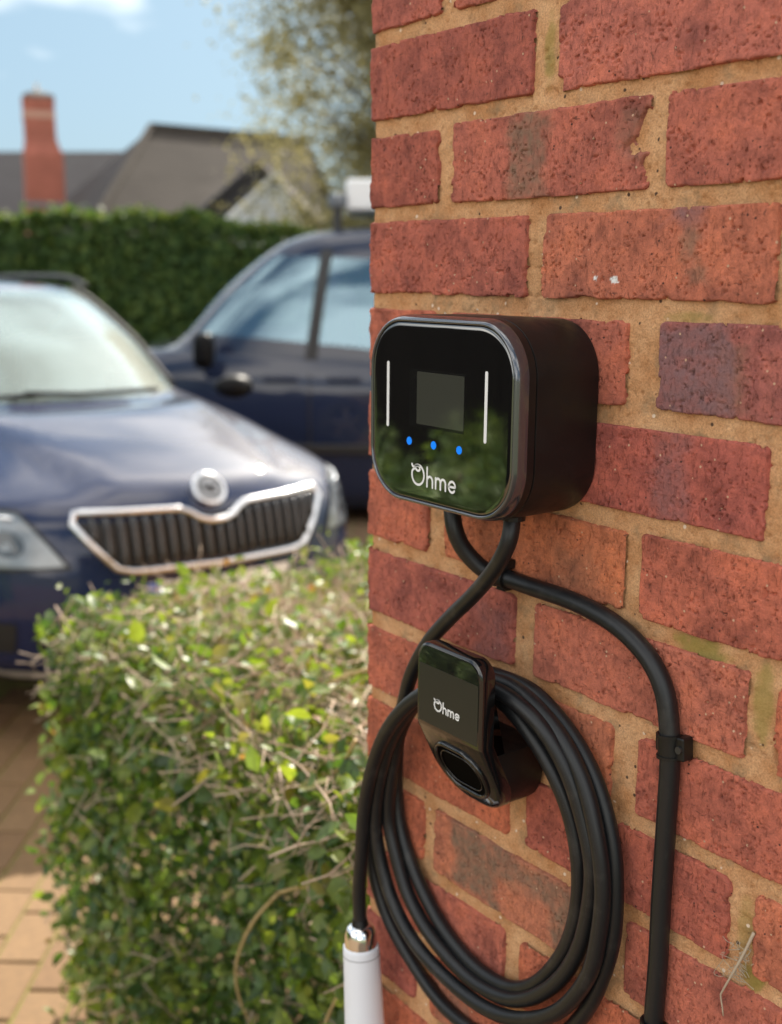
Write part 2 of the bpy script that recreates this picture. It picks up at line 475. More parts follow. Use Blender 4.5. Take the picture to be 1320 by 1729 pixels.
for i in range(-30, 31):
    for j in range(-30, 31):
        q = c0 + fx * ((i + .5 * (j % 2)) * .2055) + fy * (j * .1045)
        if -3.4 < q[0] < -.5 and -1.2 < q[1] < 1.4: cells.append((np.linalg.norm((q - c0) * [1, .9]), q))
cells.sort(key=lambda c: c[0])
for k, (_, q) in enumerate(cells[:285]):
    o = bpy.data.objects.new('paver', pm[rng.integers(0, 4)]); COL.objects.link(o); o.parent = paving
    o.location = (q[0], q[1], rng.uniform(-.0015, .0015)); o.rotation_euler = (rng.normal(0, .006), rng.normal(0, .006), fa + rng.normal(0, .01) + (math.pi if rng.random() < .5 else 0))

# ================================================================== BRICK WALL
wall = empty('brick_wall', (0, 0, 0))
tag(wall, 'red brick house wall with wide sandy mortar joints carrying the charger', 'wall')
# courses: list of (x0, x1) in mm per course k; visible ones are set from the photograph
odd, even = [(0, 209), (231, 438), (459, 668)], [(0, 99), (116, 325), (343, 552)]
vis = {1: [(0, 210), (236, 440), (460, 668)], 2: [(0, 99), (117, 328), (342, 552)], 3: [(0, 209), (227, 436), (455, 668)],
       4: [(0, 98), (117, 317), (345, 552)], 5: [(0, 208), (231, 441), (462, 668)], 6: [(0, 92), (116, 325), (340, 552)],
       7: [(0, 208), (232, 438), (459, 668)], 8: [(0, 98), (116, 321), (346, 552)], 9: [(0, 208), (230, 436), (455, 668)],
       10: [(0, 93), (109, 327), (344, 552)], 11: [(0, 208), (228, 436), (457, 668)], 12: [(0, 84), (107, 322), (343, 552)],
       13: [(0, 208), (229, 437), (458, 668)]}
palette = [(.36, .108, .066), (.33, .10, .066), (.39, .125, .07), (.31, .092, .066), (.37, .11, .06), (.29, .085, .062)]
colour = {(1, 0): (.27, .078, .056), (1, 1): (.36, .112, .08), (2, 0): (.28, .08, .055), (2, 1): (.33, .10, .068), (2, 2): (.33, .10, .068),
          (3, 0): (.31, .09, .062), (3, 1): (.36, .115, .068), (4, 1): (.33, .10, .065), (4, 2): (.26, .085, .07), (5, 0): (.36, .11, .07), (5, 1): (.30, .082, .062), (6, 1): (.38, .125, .062),
          (6, 2): (.36, .105, .066), (7, 0): (.29, .085, .062), (7, 1): (.35, .11, .07), (8, 1): (.36, .12, .065), (8, 2): (.34, .10, .065), (9, 1): (.30, .085, .058), (10, 1): (.36, .13, .075)}
burns = {2: [('burn', 182, 228, -145, -78, .75), ('burn', 300, 336, -128, -88, .4)], 3: [('blue', 347, 378, -167, -150, .85), ('burn', 362, 374, -192, -168, .7), ('burn', 366, 384, -206, -196, .7)],
         4: [('blue', 340, 412, -298, -232, .95), ('burn', 395, 425, -290, -240, .5)], 5: [('blue', 345, 380, -372, -305, .55)],
         10: [('burn', 135, 200, -745, -680, .9), ('burn', 180, 335, -712, -680, .8), ('burn', 262, 335, -746, -690, .85)], 12: [('burn', 110, 170, -900, -840, .5)],
         7: [('blue', 160, 200, -520, -470, .4)], 6: [('burn', 250, 300, -440, -400, .25)]}

def brick_mesh(x0, x1, z0, z1, step, ret, seed, marks=(), chip=None):
    """height field over a stretcher or header; ret > 0 wraps it round the wall's corner"""
    lo = -ret if ret else x0
    nu, nv = max(4, int((x1 - lo) / step) + 1), max(4, int((z1 - z0) / step) + 1)
    # finer rows near the edges
    u = np.linspace(lo, x1, nu); v = np.linspace(z0, z1, nv)
    U, Vv = np.meshgrid(u, v, indexing='ij')
    wob = lambda s, a: a * (.55 * (fbm(U / 22, Vv / 22, seed + s, 2) - .5) + .16 * (fbm(U / 5, Vv / 5, seed + s + 60, 2) - .5) - .38 * sstep(.74, .90, vnoise(U / 7, Vv / 7, seed + s + 70))) * 2
    rad = 5.0
    eL = (U - lo) + wob(1, 3.0); eR = (x1 - U) + wob(2, 3.0)
    eB = (Vv - z0) + wob(3, 2.8); eT = (z1 - Vv) + wob(4, 2.8)
    def corner(a, b):
        k = np.sqrt(np.clip(rad - a, 0, None) ** 2 + np.clip(rad - b, 0, None) ** 2)
        return np.where((a < rad) & (b < rad), rad - k, np.minimum(a, b))
    e = np.minimum(np.minimum(corner(eL, eB), corner(eL, eT)), np.minimum(corner(eR, eB), corner(eR, eT)))
    h = 1.0 + 1.5 * (fbm(U / 40, Vv / 25, seed + 9, 2) - .5) + .40 * (fbm(U / 9, Vv / 9, seed + 11, 2) - .5) + .30 * (vnoise(U / 1.3, Vv / 1.3, seed + 12) - .5)
    patch = sstep(.40, .62, fbm(U / 34, Vv / 26, seed + 20, 2))
    wu, wv = 2.2 * fbm(U / 5, Vv / 5, seed + 21, 2), 2.2 * fbm(U / 5, Vv / 5, seed + 23, 2)
    def crease(nn, wdt): return np.clip(1 - np.abs(nn - .5) / wdt, 0, 1)
    busy = sstep(.45, .62, fbm(U / 11, Vv / 9, seed + 25, 2))
    tear_h = crease(vnoise((U + wu) / 8.0, (Vv + wv) / 2.2, seed + 13), .040) * sstep(.48, .62, vnoise(U / 5.5, Vv / 3.0, seed + 14))
    tear_v = crease(vnoise((U + wu) / 2.2, (Vv + wv) / 7.0, seed + 15), .040) * sstep(.50, .64, vnoise(U / 3.0, Vv / 5.5, seed + 16))
    pits = sstep(.76, .86, vnoise(U / 1.7, Vv / 2.0, seed + 17)) * sstep(.47, .62, vnoise(U / 9, Vv / 9, seed + 18))
    rough_zone = (.35 + .65 * busy) * (.25 + .60 * ((seed * 7919) % 97) / 96)
    h -= 2.1 * rough_zone * (tear_h * (.25 + .75 * (1 - patch)) + tear_v * (.25 + .75 * patch)) + 2.2 * pits
    h -= .7 * sstep(1.6, 0, e) + 12 * sstep(.45, -.45, e)
    burn = np.zeros_like(h); blue = np.zeros_like(h); white = np.zeros_like(h)
    for (kind, a, b, c, d, s) in marks:
        bx = np.minimum(U - a, b - U) + 22 * (fbm(U / 14, Vv / 14, seed + 31, 3) - .5); bz = np.minimum(Vv - c, d - Vv) + 16 * (fbm(U / 14, Vv / 14, seed + 33, 3) - .5)
        k = sstep(-5, 9, np.minimum(bx, bz)) * s * (.55 + .9 * (fbm(U / 5, Vv / 5, seed + 35, 3) - .2))
        if kind == 'burn': burn = np.maximum(burn, np.clip(k, 0, 1))
        else: blue = np.maximum(blue, np.clip(k, 0, 1))
    if chip:
        for (cx, cz, rx, rz, dp) in chip:
            rr = ((U - cx) / rx) ** 2 + ((Vv - cz) / rz) ** 2 + 1.2 * (fbm(U / 6, Vv / 6, seed + 41, 3) - .5)
            h -= dp * sstep(1.1, .35, rr) * (.7 + .8 * fbm(U / 4, Vv / 4, seed + 43, 2))
    if seed == 3001:                                                        # the dab of white paint
        for (cx, cz, rx, rz) in ((302.5, -203.5, 4.2, 2.6), (284, -202.5, 2.0, 1.6)):
            rr = ((U - cx) / rx) ** 2 + ((Vv - cz) / rz) ** 2 + 1.6 * (vnoise(U / 1.3, Vv / 1.3, 77) - .5)
            white = np.maximum(white, sstep(1.05, .8, rr))
    a = 4.0
    if ret:
        X = np.empty_like(U); Y = np.empty_like(U)
        arc = a * math.pi / 2; half = arc / 2
        s = U
        f = s >= half; b_ = s <= -half; c_ = ~(f | b_)
        X[f] = s[f] - half + a; Y[f] = -h[f]
        X[b_] = -h[b_]; Y[b_] = -s[b_] - half + a
        th = (s[c_] + half) / arc * (math.pi / 2)                           # 0: side face, 90deg: front face
        ch = h[c_] - 3.4 * fbm(U[c_] * 0, Vv[c_] / 7, seed + 51, 3) + .8
        X[c_] = a - (a + ch) * np.cos(th); Y[c_] = a - (a + ch) * np.sin(th)
    else:
        X, Y = U, -h
    P = np.stack([X, Y, Vv], -1).reshape(-1, 3) / 1000
    P[:, 2] += JZ
    idx = np.arange(nu * nv).reshape(nu, nv)
    Q = np.stack([idx[:-1, :-1], idx[1:, :-1], idx[1:, 1:], idx[:-1, 1:]], -1).reshape(-1, 4)
    me = np_mesh('brick', P, Q, M['brick'], {'burn': burn.ravel(), 'blue': blue.ravel(), 'white': white.ravel()})
    return me

COURSES = range(-10, 23)
nb = 0
for k in COURSES:
    row = vis.get(k, odd if k % 2 else even)
    seen = 0 <= k <= 13
    z0, z1 = -75 * k + 6.5, -75 * (k - 1) - 6.5
    row = list(row)
    x = row[-1][1]
    while x < 1250: row.append((x + 18, x + 227)); x += 227
    for q, (a, b) in enumerate(row):
        seed = 1000 * k + q if seen else (k + 40) * 31 + q
        near = seen and a < 560
        step = .95 if near else 7.0
        ret = 0
        if q == 0: ret = 100 if k % 2 else 208
        dz0, dz1 = random.uniform(-1.3, 1.3), random.uniform(-1.3, 1.3)
        chip = None
        if (k, q) == (2, 1): chip = [(326, -104, 10, 15, 6.5), (318, -113, 18, 7, 3.0), (329, -128, 8, 14, 4)]
        if (k, q) == (1, 1): chip = [(237, -66, 7, 8, 7)]
        if (k, q) == (4, 2): chip = [(346, -297, 9, 6, 7)]
        if (k, q) == (9, 1): chip = [(436, -604, 5, 4, 5)]
        if (k, q) == (7, 2): chip = [(460, -512, 5, 12, 7)]
        me = brick_mesh(a if q else 0, b, z0 + dz0, z1 + dz1, step, ret, seed + 1 - 1 if (k, q) != (3, 1) else 3001, burns.get(k, []) if near else [], chip)
        o = link('brick', me, wall)
        c = colour.get((k, q), palette[rng.integers(0, len(palette))])
        o.color = (c[0] * 1.36, c[1] * 1.37, c[2] * 1.40, 1); nb += 1
# return face: remaining bricks of the wall's end, out of this view
for k in COURSES:
    y = (100 if k % 2 else 208) + 16
    z0, z1 = -75 * k + 7.3, -75 * (k - 1) - 7.3
    q = 0
    while y < 330 and nb < 298:
        mb = MB(); e = min(y + 209, 345)
        mb.box((-.001, y / 1000, JZ + z0 / 1000), (.03, e / 1000, JZ + z1 / 1000))
        o = mb.build('brick', M['brick'], wall); o.color = (*palette[rng.integers(0, 6)], 1); nb += 1
        y = e + 16
# mortar: fine sheet where seen, wrapped round the corner
def mortar_sheet(x0, x1, z0, z1, step):
    u = np.arange(x0, x1 + .1, step); v = np.arange(z0, z1 + .1, step)
    U, V_ = np.meshgrid(u, v, indexing='ij')
    h = -2.7 + 2.8 * (fbm(U / 22, V_ / 14, 5, 3) - .5) + .9 * (fbm(U / 3.0, V_ / 3.0, 8, 3) - .5) + 1.2 * sstep(.84, .94, vnoise(U / 2.2, V_ / 2.2, 91)) - 2.0 * sstep(.86, .95, vnoise(U / 3.0, V_ / 3.0, 92))
    moss = np.zeros_like(h)
    for (cx, cz, rx, rz, s) in ((395, -452, 26, 9, .75), (448, -475, 9, 30, .6), (226, -40, 6, 26, .55), (448, -640, 8, 25, .4), (455, -672, 10, 12, .8), (370, -228, 22, 5, .45)):
        moss = np.maximum(moss, s * sstep(1.3, .2, ((U - cx) / rx) ** 2 + ((V_ - cz) / rz) ** 2 + 1.2 * (fbm(U / 6, V_ / 6, 61, 3) - .5)))
    for (cx, cz, rx, rz, dp) in ((462, -508, 3.5, 7, 6), (228, -70, 8, 6, 3)):
        h -= dp * sstep(1.2, .3, ((U - cx) / rx) ** 2 + ((V_ - cz) / rz) ** 2 + .8 * (fbm(U / 3, V_ / 3, 63, 2) - .5))
    P = np.stack([U, -h, V_], -1).reshape(-1, 3) / 1000
    # wrap the start round the end face (x = 3.5 mm behind the brick arris)
    i = np.arange(len(u))
    P = P.reshape(len(u), len(v), 3)
    for t in range(2):
        P[t, :, 0] = .0050 + .0020 * (vnoise(v / 7, v * 0, 3 + t) - .5); P[t, :, 1] = [.012, .004][t]
    P = P.reshape(-1, 3); P[:, 2] += JZ
    idx = np.arange(len(u) * len(v)).reshape(len(u), len(v))
    Q = np.stack([idx[:-1, :-1], idx[1:, :-1], idx[1:, 1:], idx[:-1, 1:]], -1).reshape(-1, 4)
    return np_mesh('mortar', P, Q, M['mortar'], {'moss': moss.ravel()})
link('mortar', mortar_sheet(2, 566, -960, 78, 1.6), wall)
core = MB(); core.box((.0055, .006, -.05), (3.2, 3.4, 2.55))
core.build('wall_core', M['mortar'], wall)
eave = MB(); eave.box((-.06, -.09, 2.553), (3.4, 3.6, 2.68)); 
eave.build('eaves_board', mat('white_fascia', (.7, .7, .68), .5), wall)

# ================================================================== WALL CHARGER
CH = empty('wall_charger', W(205, -304.5, 0))
tag(CH, 'rounded square black charger unit with glossy front fixed to the brick wall', 'charger')
CHO = np.array(CH.location)
def child(o, p):                             # parent keeping world coordinates written in the mesh
    o.parent = p; o.matrix_parent_inverse = Matrix.Translation(-Vector(p.location)); return o
def rrect(w_, h_, r, n=14, rb=None):
    """rounded rectangle loop, anticlockwise seen from the front; rb = bottom corner radius"""
    rb = r if rb is None else rb
    pts = []
    for cx, cz, rr, a0 in ((w_ / 2 - r, h_ / 2 - r, r, 0), (-w_ / 2 + r, h_ / 2 - r, r, 90), (-w_ / 2 + rb, -h_ / 2 + rb, rb, 180), (w_ / 2 - rb, -h_ / 2 + rb, rb, 270)):
        for t in range(n + 1):
            a = R_(a0 + 90 * t / n)
            pts.append((cx + rr * math.cos(a), cz + rr * math.sin(a)))
    return pts
def ring_solid(rings, cx, cz, w_, h_, r, cap0=True, cap1=True, rb=None):
    V, F = [], []
    n = None
    for inset, d in rings:
        lp = rrect(w_ - 2 * inset, h_ - 2 * inset, max(r - inset, .5), rb=None if rb is None else max(rb - inset, .5))
        n = len(lp)
        V += [W(cx + x, cz + z, d) for x, z in lp]
    for k in range(len(rings) - 1):
        for j in range(n):
            i = (j + 1) % n
            F.append((k * n + j, k * n + i, (k + 1) * n + i, (k + 1) * n + j))
    if cap0: F.append(tuple(range(n - 1, -1, -1)))
    if cap1: F.append(tuple((len(rings) - 1) * n + j for j in range(n)))
    return V, F
def auto_smooth(o, ang=35):
    o.data.polygons.foreach_set('use_smooth', [True] * len(o.data.polygons))
    bm = bmesh.new(); bm.from_mesh(o.data)
    bmesh.ops.recalc_face_normals(bm, faces=bm.faces)
    for e in bm.edges:
        if len(e.link_faces) == 2 and e.calc_face_angle(0) > R_(ang): e.smooth = False
    bm.to_mesh(o.data); bm.free()
    return o
CX, CZ, CW, CHH, CR = 205.2, -304.8, 177, 147, 42
o = mesh_obj('body', *ring_solid([(3, 1), (1.2, 2), (.6, 5), (.2, 30), (0, 62), (.2, 63.4), (1.2, 63.8), (1.2, 64.6), (.1, 65), (0, 66), (0, 71.5)], CX, CZ, CW, CHH, CR, True, False), M['black'])
child(auto_smooth(o), CH)
o = mesh_obj('bezel', *ring_solid([(0, 71.5), (.05, 73), (.5, 76), (1.5, 79), (2.4, 81.2), (3.3, 82.0), (4.0, 82.1), (4.6, 81.8), (5.0, 81.2), (5.2, 79.5)], CX, CZ, CW, CHH, CR, False, False), M['bezel'])
child(auto_smooth(o, 60), CH)
o = mesh_obj('front_panel', *ring_solid([(5.3, 79.0), (5.5, 80.7), (6.0, 81.15), (7.0, 81.4), (10, 81.5)], CX, CZ, CW, CHH, CR, False, True), M['panel'])
child(auto_smooth(o, 50), CH)
FP = 81.5
def flat(name, loop, d, mat_, parent, thick=.25):
    n = len(loop)
    V = [W(x, z, d + thick) for x, z in loop] + [W(x, z, d - .2) for x, z in loop]
    F = [tuple(range(n))] + [(j, n + j, n + (j + 1) % n, (j + 1) % n) for j in range(n)]
    o = mesh_obj(name, V, F, mat_)
    bm = bmesh.new(); bm.from_mesh(o.data); bmesh.ops.recalc_face_normals(bm, faces=bm.faces); bm.to_mesh(o.data); bm.free()
    return child(o, parent)
def off(loop, cx, cz): return [(x + cx, z + cz) for x, z in loop]
flat('screen', off(rrect(66, 43.5, 1), 203.5, -293.8), FP, M['screen_edge'], CH, .06)
scr = [o for o in CH.children if o.name == 'screen'][0]
flat('display_glass', off(rrect(56, 40, .6), 207.8, -293.4), FP, M['screen'], CH, .12)
for x in (142.6, 260.3):
    flat('light_bar', off(rrect(2.9, 51.5, 1.4), x, -293.6), FP, M['white'], CH)
btn = mat('blue_lit_button', (.008, .12, .42), .25, emit=(.0, .20, .90, .16))
for x in (170.9, 201.2, 231.5):
    flat('button', off(rrect(6.2, 6.2, 3.09, 8), x, -327.8), FP, btn, CH)

def stroke(pts, wd, closed=False, n=None):
    """a ribbon of constant width with round ends, as (verts2d, faces)"""
    P = np.asarray(pts, float)
    V, F = [], []
    T = np.gradient(P, axis=0)
    if closed: T = (np.roll(P, -1, 0) - np.roll(P, 1, 0))
    T /= np.linalg.norm(T, axis=1)[:, None]
    N = np.stack([-T[:, 1], T[:, 0]], 1) * wd / 2
    m = len(P)
    V = [tuple(p) for p in P + N] + [tuple(p) for p in P - N]
    rng_ = range(m if closed else m - 1)
    F = [(j, m + j, m + (j + 1) % m, (j + 1) % m) for j in rng_]
    if not closed:
        for e, s in ((0, -1), (m - 1, 1)):
            a0 = math.atan2(N[e][1], N[e][0]); b = len(V)
            for t in range(1, 7): V.append((P[e][0] + wd / 2 * math.cos(a0 - s * math.pi * t / 7), P[e][1] + wd / 2 * math.sin(a0 - s * math.pi * t / 7)))
            F.append(tuple([e] + list(range(b, b + 6)) + [m + e]))
    return V, F
def arc(cx, cz, rx, rz, a0, a1, n=24):
    return [(cx + rx * math.cos(R_(a0 + (a1 - a0) * t / n)), cz + rz * math.sin(R_(a0 + (a1 - a0) * t / n))) for t in range(n + 1)]
def wordmark(cx, cz, s, depth, parent, wd=1.75, fat=0):
    """the lettering on the unit: a looped O followed by h m e; unit = mm of the large one, cx/cz = left/baseline"""
    wd += fat
    L = [arc(8.4, 8.3, 7.3, 7.4, 118, 118 - 318, 40) + [(4.9, 13.0), (7.0, 11.6), (9.3, 11.5), (10.6, 12.6), (10.2, 14.3), (8.4, 15.2), (6.0, 14.8), (3.6, 13.8), (1.9, 14.2), (1.0, 15.6)],
         [(19.4, 15.2), (19.4, 1.1)], [(19.4, 5.2)] + arc(22.7, 5.2, 3.2, 3.6, 180, 0, 14) + [(25.9, 1.1)],
         [(29.6, 8.8), (29.6, 1.1)], [(29.6, 5.3)] + arc(32.4, 5.6, 2.8, 3.2, 180, 0, 12) + [(35.2, 1.1)], [(35.2, 5.3)] + arc(38.1, 5.6, 2.9, 3.2, 180, 0, 12) + [(41.0, 1.1)],
         [(45.0, 4.9), (52.0, 4.9)] + arc(48.4, 4.9, 3.7, 3.9, 4, 318, 30)]
    V, F = [], []
    for k, p in enumerate(L):
        pp = np.asarray(p, float)
        if k == 0:
            pp = smooth_path(np.c_[pp, np.zeros(len(pp))], .35)[:, :2]
        v, f = stroke(pp, wd)
        n0 = len(V); V += [W(cx + x * s, cz + z * s, depth(cx + x * s, cz + z * s) + .25 + .01 * k) for x, z in v]; F += [tuple(i + n0 for i in q) for q in f]
    o = mesh_obj('lettering', V, F, M['white'])
    bm = bmesh.new(); bm.from_mesh(o.data)
    for f_ in bm.faces:
        f_.normal_update()
        if f_.normal.y > 0: f_.normal_flip()
    bm.to_mesh(o.data); bm.free()
    child(o, parent)
wordmark(174.0, -361.6, 1.04, lambda x, z: FP, CH)
for x, dd in ((252, 44), (160, 30)):
    gl = MB(); gl.tube([W(x, -372, dd), W(x, -381, dd)], .0090, 16)
    child(gl.build('cable_gland', M['black'], None, smooth=False), CH)

# ================================================================== CABLE HOLSTER
HX, HW = 210, 82
HZ0, HZ1 = -627, -490
HS = empty('cable_holster', W(HX, -560, 0))
tag(HS, 'small glossy black cable holster with oval socket below the charger', 'holster')
def hf(z): return 70 if z > -560 else 70 - (-560 - z) / 67 * 33
def hloop(inset, n=12):
    return [(HX + x, (HZ0 + HZ1) / 2 + z) for x, z in rrect(HW - 2 * inset, (HZ1 - HZ0) - 2 * inset, 16 - inset * .6, n, 33 - inset * .6)]
def hsolid(rings, zmax=None):
    V, F = [], []
    for inset, fd in rings:
        lp = hloop(inset); n = len(lp)
        if zmax is not None: lp = [(x, min(z, zmax)) for x, z in lp]
        V += [W(x, z, fd(z)) for x, z in lp]
    for k in range(len(rings) - 1):
        for j in range(n): i = (j + 1) % n; F.append((k * n + j, k * n + i, (k + 1) * n + i, (k + 1) * n + j))
    F.append(tuple(range(n - 1, -1, -1)))
    # front cap as strips between left and right so the fold stays crisp
    b = (len(rings) - 1) * n
    lp = hloop(rings[-1][0])
    rightside = sorted([j for j in range(n) if lp[j][0] > HX], key=lambda j: lp[j][1]); leftside = sorted([j for j in range(n) if lp[j][0] <= HX], key=lambda j: lp[j][1])
    for a in range(min(len(rightside), len(leftside)) - 1):
        F.append((b + leftside[a], b + rightside[a], b + rightside[a + 1], b + leftside[a + 1]))
    return V, F
# insert extra loop points along the straight sides so the fold lands on vertices
_old = hloop
def hloop(inset, n=12):
    lp = _old(inset, n); out = []
    for j, p in enumerate(lp):
        q = lp[(j + 1) % len(lp)]; out.append(p)
        if abs(p[0] - q[0]) < .01 and abs(p[1] - q[1]) > 30:
            for z in (-520, -545, -559.9, -575): out.append((p[0], z)) if False else None
            zs = [-520, -545, -559.5, -562, -578]; zs = zs if q[1] < p[1] else zs[::-1]
            out += [(p[0], z) for z in zs if min(p[1], q[1]) < z < max(p[1], q[1])]
    return out
bk = lambda z: hf(z) - 14
o = mesh_obj('plate', *hsolid([(.8, bk), (.1, lambda z: hf(z) - 12.5), (0, lambda z: hf(z) - 4), (.6, lambda z: hf(z) - 1.6), (2.2, lambda z: hf(z) - .3), (3.6, hf)]), M['gloss'])
child(auto_smooth(o, 28), HS)
o = mesh_obj('body', *hsolid([(2, lambda z: 1), (1, lambda z: 3), (.9, lambda z: hf(z) - 13.6)], zmax=-569), M['black'])
child(auto_smooth(o, 40), HS)
band = [(HX - 36.6, -509), (HX + 36.6, -509), (HX + 36.6, -558), (HX - 36.6, -558)]
flat('lower_panel', band, 70, mat('satin_black', (.020, .019, .017), .33, ior=1.5, bump=(1500, .2, .0002)), HS, .12)
# socket on the sloping face; a flat black disc paints the shade of its recess
sn = np.array([0, -33.0, 67.0]) / math.hypot(33, 67)   # not used for placement, slope only
def spt(x, z, lift): 
    q = W(x, z, hf(z)); nrm = np.array([0, -67.0, -33.0]) / math.hypot(33, 67)
    return q + nrm * lift / 1000
so = [spt(HX + x, -594 + z, .6) for x, z in rrect(58, 42, 20.5, 10)]
mb = MB(); mb.tube(so + [so[0], so[1]], .0022, 8, False); child(mb.build('socket_rim', M['gloss'], None, True), HS)
V = [spt(HX + x, -594 + z, .35) for x, z in rrect(55, 39.5, 19.5, 10)]
o = mesh_obj('socket', V, [tuple(range(len(V)))], mat('socket_shade', (.0015, .0015, .0015), .7, spec=.03)); child(o, HS)
so = [spt(HX + x, -594 + z, .9) for x, z in rrect(47, 30, 14.5, 10)]
mb = MB(); mb.tube(so + [so[0], so[1]], .0007, 6, False); child(mb.build('socket_lip', M['gloss'], None, True), HS)
wordmark(193.2, -544.2, .61, lambda x, z: 70.15, HS, fat=.5)

# ================================================================== CABLES
def cable(name, P, r, parent=None, n=14, step=.004):
    P = smooth_path(P, step)
    V, F = tube_vf(P, r, n)
    d = np.concatenate([[0], np.cumsum(np.linalg.norm(np.diff(P, axis=0), axis=1))])
    me = np_mesh(name, V, [np.array([f for f in F if len(f) == 4])], M['rubber'], {'along': np.repeat(d, n), 'ang': np.tile(np.arange(n) / n, len(P))})
    return link(name, me, parent), P
def trace(l): return [onwall(x + random.uniform(-1.6, 1.6), y + random.uniform(-1.6, 1.6), max(d, 7.6) + (random.uniform(-.4, .8) if d > 9 else 0)) for x, y, d in l]
RT = .0065
S0 = [(866, 862, 43), (864, 885, 46), (857, 918, 49), (835, 962, 45), (800, 1004, 38), (760, 1043, 33), (722, 1085, 29), (697, 1135, 25), (681, 1185, 20), (671, 1250, 14), (668, 1320, 10), (674, 1380, 9)]
L1 = [(688, 1435, 9), (712, 1500, 9), (750, 1570, 9), (800, 1632, 10), (850, 1664, 10), (890, 1668, 11), (925, 1645, 12), (955, 1600, 13), (972, 1540, 14), (978, 1470, 16), (966, 1390, 18), (940, 1315, 21), (900, 1245, 24), (850, 1186, 27), (800, 1165, 28), (745, 1165, 28)]
L2 = [(700, 1190, 26), (672, 1240, 24), (660, 1310, 22), (656, 1380, 20), (666, 1440, 19), (690, 1510, 18), (730, 1580, 18), (790, 1650, 18), (850, 1685, 18), (900, 1684, 19), (945, 1655, 20), (978, 1600, 21), (994, 1530, 22), (998, 1460, 24), (984, 1380, 26), (955, 1300, 30), (915, 1230, 35), (860, 1176, 39), (800, 1155, 40), (745, 1158, 40)]
L3 = [(695, 1190, 38), (660, 1245, 36), (640, 1320, 33), (633, 1390, 30), (641, 1450, 28), (660, 1520, 26), (700, 1592, 25), (755, 1655, 24), (820, 1702, 24), (880, 1722, 25), (940, 1708, 26), (990, 1650, 26), (1012, 1580, 26), (1018, 1500, 26), (1008, 1410, 26), (982, 1315, 26), (940, 1235, 26), (880, 1170, 26), (830, 1148, 27), (770, 1140, 28)]
L4 = [(705, 1180, 27), (660, 1240, 27), (634, 1320, 24), (624, 1400, 20), (632, 1470, 16), (655, 1550, 12), (700, 1630, 9), (752, 1700, 8), (820, 1752, 8), (890, 1772, 9), (950, 1748, 11), (1000, 1690, 13), (1030, 1600, 14), (1040, 1510, 14), (1032, 1420, 14), (1006, 1320, 14), (965, 1240, 14), (905, 1172, 14), (845, 1142, 16), (790, 1135, 30)]
LP = [(735, 1160, 46), (690, 1188, 50), (655, 1232, 48), (632, 1290, 45), (616, 1360, 42), (609, 1440, 39), (607, 1510, 37), (608, 1575, 36)]
CC = empty('charging_cable', trace([(866, 862, 43)])[0])
tag(CC, 'thick black charging cable coiled over the holster with white plug at its end', 'cable')
o, _ = cable('coil', trace(S0 + L1 + L2 + L3 + L4 + LP), RT); child(o, CC)
# plug
pa, pb = onwall(608, 1566, 36), onwall(617, 1760, 36)
ax = (pb - pa) / np.linalg.norm(pb - pa)
def lathe(name, prof, mat_, parent, n=32):
    V, F = [], []
    T = ax; N = np.cross(T, [0, 1, 0]); N /= np.linalg.norm(N); B = np.cross(T, N)
    for s, r in prof:
        for j in range(n): a = 2 * math.pi * j / n; V.append(pa + T * s / 1000 + (N * math.cos(a) + B * math.sin(a)) * r / 1000)
    for k in range(len(prof) - 1):
        for j in range(n): i = (j + 1) % n; F.append((k * n + j, k * n + i, (k + 1) * n + i, (k + 1) * n + j))
    F.append(tuple(range(n))); F.append(tuple((len(prof) - 1) * n + j for j in range(n - 1, -1, -1)))
    o = mesh_obj(name, V, F, mat_); auto_smooth(o, 50); return child(o, parent)
lathe('strain_collar', [(-3, 9), (-2, 11.5), (0, 13.4), (3, 14.8), (8, 15.6), (17.5, 16.1)], M['chrome'], CC)
lathe('strain_sleeve', [(-9, 7.2), (-2.6, 8.6), (-2.4, 6)], M['black'], CC)
lathe('plug_handle', [(17.5, 15.5), (17.6, 16.6), (18.4, 17.3), (22, 17.6), (50, 18.2), (90, 19.2), (130, 20.5), (160, 22), (175, 24), (176, 24)], M['handle'], CC)
lathe('grip_seam', [(26, 17.5), (26.2, 18.0), (27.0, 18.0), (27.2, 17.5)], mat('seam_grey', (.35, .35, .37), .6), CC)
lathe('plug_head', [(176, 25), (177, 27), (210, 28), (212, 27.5)], M['black'], CC)
# notch bars on the collar
nb_ = MB()
for a in (.15, .5, -.25):
    N = np.cross(ax, [0, 1, 0]); N /= np.linalg.norm(N); B = np.cross(ax, N)
    dr = N * math.cos(a - 2.4) + B * math.sin(a - 2.4)
    nb_.tube([pa + ax * .001 + dr * .0136, pa + ax * .009 + dr * .0158, pa + ax * .0172 + dr * .0163], .0011, 6)
child(nb_.build('collar_rib', M['black'], None, True), CC)

